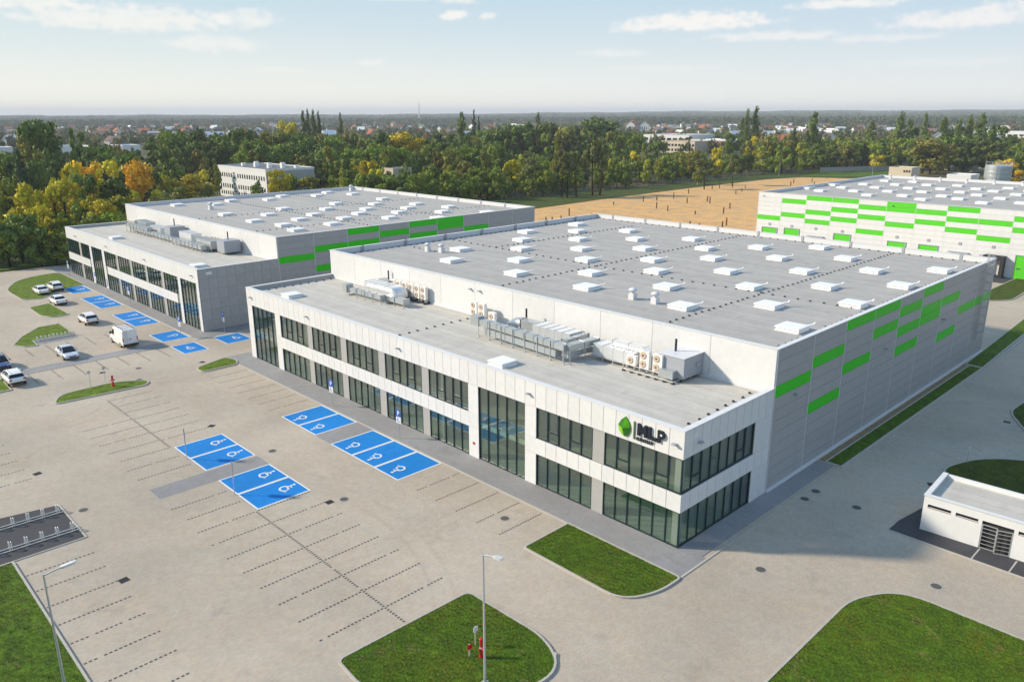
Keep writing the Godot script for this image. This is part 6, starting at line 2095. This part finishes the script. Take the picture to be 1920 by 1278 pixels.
	for y in [46.0, 52.0, 58.0, 63.0]: mp.tube([Vector3(0, y, 0), Vector3(0, y + 2.4, 0)], [3.0, 3.0], 10)
	part("aerial_ring", mp, M.unit_white, ms)


func far_country() -> void:
	var eye := Vector2(-42.5, 27.0)
	# villages: each house a thing
	var n := 0
	var groups := [["small white house with a dark roof in the far suburb", M.white, M.tile_brown], ["small pale house with a red tiled roof in the far suburb", M.beige, M.tile_red], ["small white house with a grey roof in the far suburb", M.white, M.slate], ["small white house with a pale roof in the far suburb", M.white, M.unit_white]]
	var fields := [[10.0, 24.0, 900.0, 2000.0, 84], [24.0, 46.0, 900.0, 2100.0, 84], [54.0, 66.0, 800.0, 1700.0, 86], [64.0, 78.0, 760.0, 1600.0, 44]]
	for f in fields:
		for k in f[4]:
			var a := deg_to_rad(rng.randf_range(f[0], f[1])); var d := rng.randf_range(f[2], f[3])
			var q := eye + Vector2(sin(a), -cos(a)) * d
			var g: Array = groups[[0, 1, 1, 2, 0, 3][rng.randi() % 6] if f[0] < 50 else [0, 2, 2, 3, 3, 1][rng.randi() % 6]]
			var over: String = ["above the left wood", "above the office block", "above the second hall", "above the pines", "above the bank's corner", "above the white loading hall"][clampi(int((rad_to_deg(a) - 10.0) / 11.5), 0, 5)] if d < 1150 else ["above the left wood", "above the white office block", "above the second hall", "above the pines", "above the bank's corner", "above the white loading hall"][clampi(int((rad_to_deg(a) - 10.0) / 11.5), 0, 5)]
			var says: String = g[0].replace("in the far suburb", ("" if d < 1150 else "far off ") + over)
			house(q.x, q.y, rng.randf_range(8, 12), rng.randf_range(10, 16), rng.randf_range(4.5, 7.5), rng.randf() * PI, g[1], g[2], says, says)
			n += 1
	for q in [[1060, -815, 1], [1085, -835, 1], [1075, -800, 1], [1105, -850, 1]]:
		house(q[0], q[1], 15, 30, 11, .8 + q[0] * .01, M.white, M.tile_red, "large white house with a bright red roof, in the cluster beyond the round dark trees", "large red roofed houses beyond the round dark trees")
	# trees between the houses and the forest to the horizon: nobody could count these
	var low := []
	for sd in 3:
		var r := RandomNumberGenerator.new(); r.seed = 90 + sd
		var mb := MB.new()
		var lobes := []
		for k in 9:
			var a := r.randf() * TAU
			var d := .3 * sqrt(r.randf())
			lobes.append([Vector3(cos(a) * d, r.randf_range(.3, .8), sin(a) * d), Vector3(.22, .2, .22) * r.randf_range(.7, 1.2)])
		leaf_cloud(mb, r, lobes, 150, .085, .5)
		low.append(mb.mesh(M.far_leaf))
	var bands := [["town_trees", 600.0, 1150.0, -6.0, 98.0, 2200, 7.0, 13.0, 1.0], ["town_trees", 1150.0, 2300.0, -6.0, 98.0, 3900, 7.0, 13.0, 1.0], ["far_forest", 2300.0, 4200.0, -6.0, 52.0, 6600, 12.0, 20.0, 1.6], ["far_forest", 1900.0, 4200.0, 50.0, 98.0, 12500, 13.0, 22.0, 1.6], ["far_forest", 4200.0, 9500.0, -6.0, 98.0, 19000, 16.0, 28.0, 2.6]]
	for b in bands:
		for sd in 3:
			var where: Array[Transform3D] = []
			var tint: Array[Color] = []
			var nz := FastNoiseLite.new(); nz.seed = 17; nz.frequency = .0018
			for k in int(b[5] / 3.0):
				var a := deg_to_rad(rng.randf_range(b[3], b[4]))
				var d := sqrt(rng.randf_range(b[1] * b[1], b[2] * b[2]))
				var q := eye + Vector2(sin(a), -cos(a)) * d
				if b[0] == "far_forest" and d < 4200 and nz.get_noise_2d(q.x, q.y) < -.22: continue
				var h := rng.randf_range(b[6], b[7])
				var w: float = h * rng.randf_range(.7, 1.1) * b[8]
				var ridge := land_height(q.x, q.y)
				where.append(Transform3D(Basis(Vector3.UP, rng.randf() * TAU).scaled(Vector3(w, h, w)), Vector3(q.x, ridge - .5, q.y)))
				var pick := rng.randf()
				var g := rng.randf_range(.75, 1.25)
				var c := Color(.062, .092, .018)
				if b[0] == "town_trees" and pick > .72: c = Color(.22, .18, .03)
				elif b[0] == "town_trees" and pick > .5: c = Color(.11, .135, .025)
				elif pick > .9 and d < 4200: c = Color(.12, .11, .03)
				tint.append(Color(c.r * g, c.g * g, c.b * g))
			var mm := MultiMesh.new()
			mm.transform_format = MultiMesh.TRANSFORM_3D
			mm.use_colors = true
			mm.mesh = low[sd]
			mm.instance_count = where.size()
			for k in where.size():
				mm.set_instance_transform(k, where[k]); mm.set_instance_color(k, tint[k])
			var mi := MultiMeshInstance3D.new()
			mi.multimesh = mm
			mi.name = numbered(b[0])
			mi.set_meta("kind", "stuff")
			mi.set_meta("label", "scattered trees between the far houses" if b[0] == "town_trees" else "far forest running to the horizon")
			mi.set_meta("category", "trees")
			add_child(mi)
	# gentle rise of the land far out
	var hb := MB.new()
	hb.uv2_scale = 1.0 / 900.0
	for i in 60:
		for j in 9:
			var p := func(ii: int, jj: int) -> Vector3:
				var a := deg_to_rad(-5.0 + 100.0 * ii / 60.0)
				var d := 3000.0 + 1150.0 * jj
				var q := eye + Vector2(sin(a), -cos(a)) * d
				return Vector3(q.x, land_height(q.x, q.y) - .1, q.y)
			hb.quad(p.call(i, j), p.call(i + 1, j), p.call(i + 1, j + 1), p.call(i, j + 1))
	struct("hills", hb, M.land)


func land_height(x: float, z: float) -> float:
	var d := Vector2(x + 42.5, z - 27.0).length()
	var a := rad_to_deg(atan2(x + 42.5, 27.0 - z))
	var up := smoothstep(3000.0, 8500.0, d)
	return up * (4.0 + 22.0 * smoothstep(36.0, 60.0, a) + 3.0 * sin(a * .7) + 2.0 * sin(a * 1.9 + 1.0))


# ---------------------------------------------------------------- sky

func sky_texture() -> ImageTexture:
	var w := 3072; var h := 1536
	var soft := FastNoiseLite.new()
	soft.seed = 4; soft.frequency = .11; soft.fractal_octaves = 5; soft.fractal_gain = .55
	var wisp := FastNoiseLite.new()
	wisp.seed = 9; wisp.frequency = .35; wisp.fractal_octaves = 4
	# cloud banks: bearing, elevation, half width, half height, density (degrees)
	var banks := []
	for b in [[19.5, 5.6, 7.5, 1.1, .7], [14.0, 6.3, 4.0, .6, .7], [24.6, 4.3, 3.6, .7, .55], [26.5, 5.9, 2.6, .8, .55], [28.0, 2.8, 2.4, .25, .35], [34.5, 3.35, 1.1, .3, .5], [40.2, 6.35, 1.1, .42, .9], [40.6, 7.3, 1.6, .3, .6], [42.5, 6.35, .8, .3, .7], [36.5, 7.4, 3.0, .25, .35], [56.6, 5.75, 5.8, .8, 1.0], [52.5, 5.5, 2.0, .5, .7], [61.5, 4.75, 4.8, .42, .7], [51.2, 3.9, 2.8, .35, .5], [66.0, 6.55, 4.2, .45, .9], [72.5, 5.3, 4.8, .75, .85], [76.0, 5.9, 3.0, .6, .7], [68.0, 4.45, 4.0, .35, .55], [55.0, 2.9, 6.0, .35, .25], [72.0, 2.9, 6.0, .4, .3], [47.0, 2.2, 8.0, .25, .15]]: banks.append(b)
	var r := RandomNumberGenerator.new(); r.seed = 77
	for k in 190:
		var az := r.randf_range(86.0, 364.0)
		var el := 2.5 + 30.0 * pow(r.randf(), 1.6)
		banks.append([az, el, r.randf_range(2.5, 8.0) * (1 + el * .03), r.randf_range(.3, .8) * (1 + el * .12), r.randf_range(.4, .95)])
	for k in 60:
		var el := r.randf_range(9.0, 35.0)
		banks.append([r.randf_range(4.0, 86.0), el, r.randf_range(3.0, 8.0) * (1 + el * .03), r.randf_range(.4, .8) * (1 + el * .12), r.randf_range(.4, .9)])
	var cloud := PackedFloat32Array(); cloud.resize(w * h)
	for b in banks:
		var x0 := int((b[0] - b[2] * 1.5) / 360.0 * w); var x1 := int((b[0] + b[2] * 1.5) / 360.0 * w)
		var y0 := maxi(0, int((90 - b[1] - b[3] * 1.6) / 180.0 * h)); var y1 := mini(h / 2, int((90 - b[1] + b[3] * 1.6) / 180.0 * h))
		for y in range(y0, y1 + 1):
			var el := 90.0 - (y + .5) * 180.0 / h
			for x in range(x0, x1 + 1):
				var az := (x + .5) * 360.0 / w
				var dx: float = (az - b[0]) / b[2]; var dy: float = (el - b[1]) / b[3]
				if dy < 0: dy *= 1.5   # flat bases
				var f := .92 - (dx * dx + dy * dy) * .95
				if f < -.75: continue
				f += soft.get_noise_2d(az * 6.0, el * 17.0) * .85 + wisp.get_noise_2d(az * 6.0, el * 13.0) * .28
				var c: float = smoothstep(-.08, .85, f) * b[4]
				var i := y * w + ((x + w) % w)   # u = 0 is bearing zero
				cloud[i] = 1.0 - (1.0 - cloud[i]) * (1.0 - c)
	var d := PackedFloat32Array(); d.resize(w * h * 3)
	var sun_az := deg_to_rad(-40.5)
	for y in h:
		var el := maxf(0.0, 90.0 - (y + .5) * 180.0 / h)
		var t := clampf(1.0 - exp(-el / 6.4), 0, 1)
		var t2 := clampf(el / 60.0, 0, 1)
		var cr := lerpf(.68, .225, t); var cg := lerpf(.64, .375, t); var cb := lerpf(.545, .49, t)
		cr = lerpf(cr, .16, t2); cg = lerpf(cg, .28, t2); cb = lerpf(cb, .48, t2)
		for x in w:
			var az := float(x) / w * TAU
			var k := cos(az - sun_az)
			var warm := 1.0 + .13 * k * (1.0 - t2)
			var i := y * w + x
			var c := cloud[i]
			var m := lerpf(cr * warm, .635 * (1 + .06 * k), c * .84)
			d[i * 3] = m
			d[i * 3 + 1] = lerpf(cg * (1.0 + .09 * k * (1.0 - t2)), .60 * (1 + .05 * k), c * .84)
			d[i * 3 + 2] = lerpf(cb, .56, c * .84)
	return ImageTexture.create_from_image(Image.create_from_data(w, h, false, Image.FORMAT_RGBF, d.to_byte_array()))
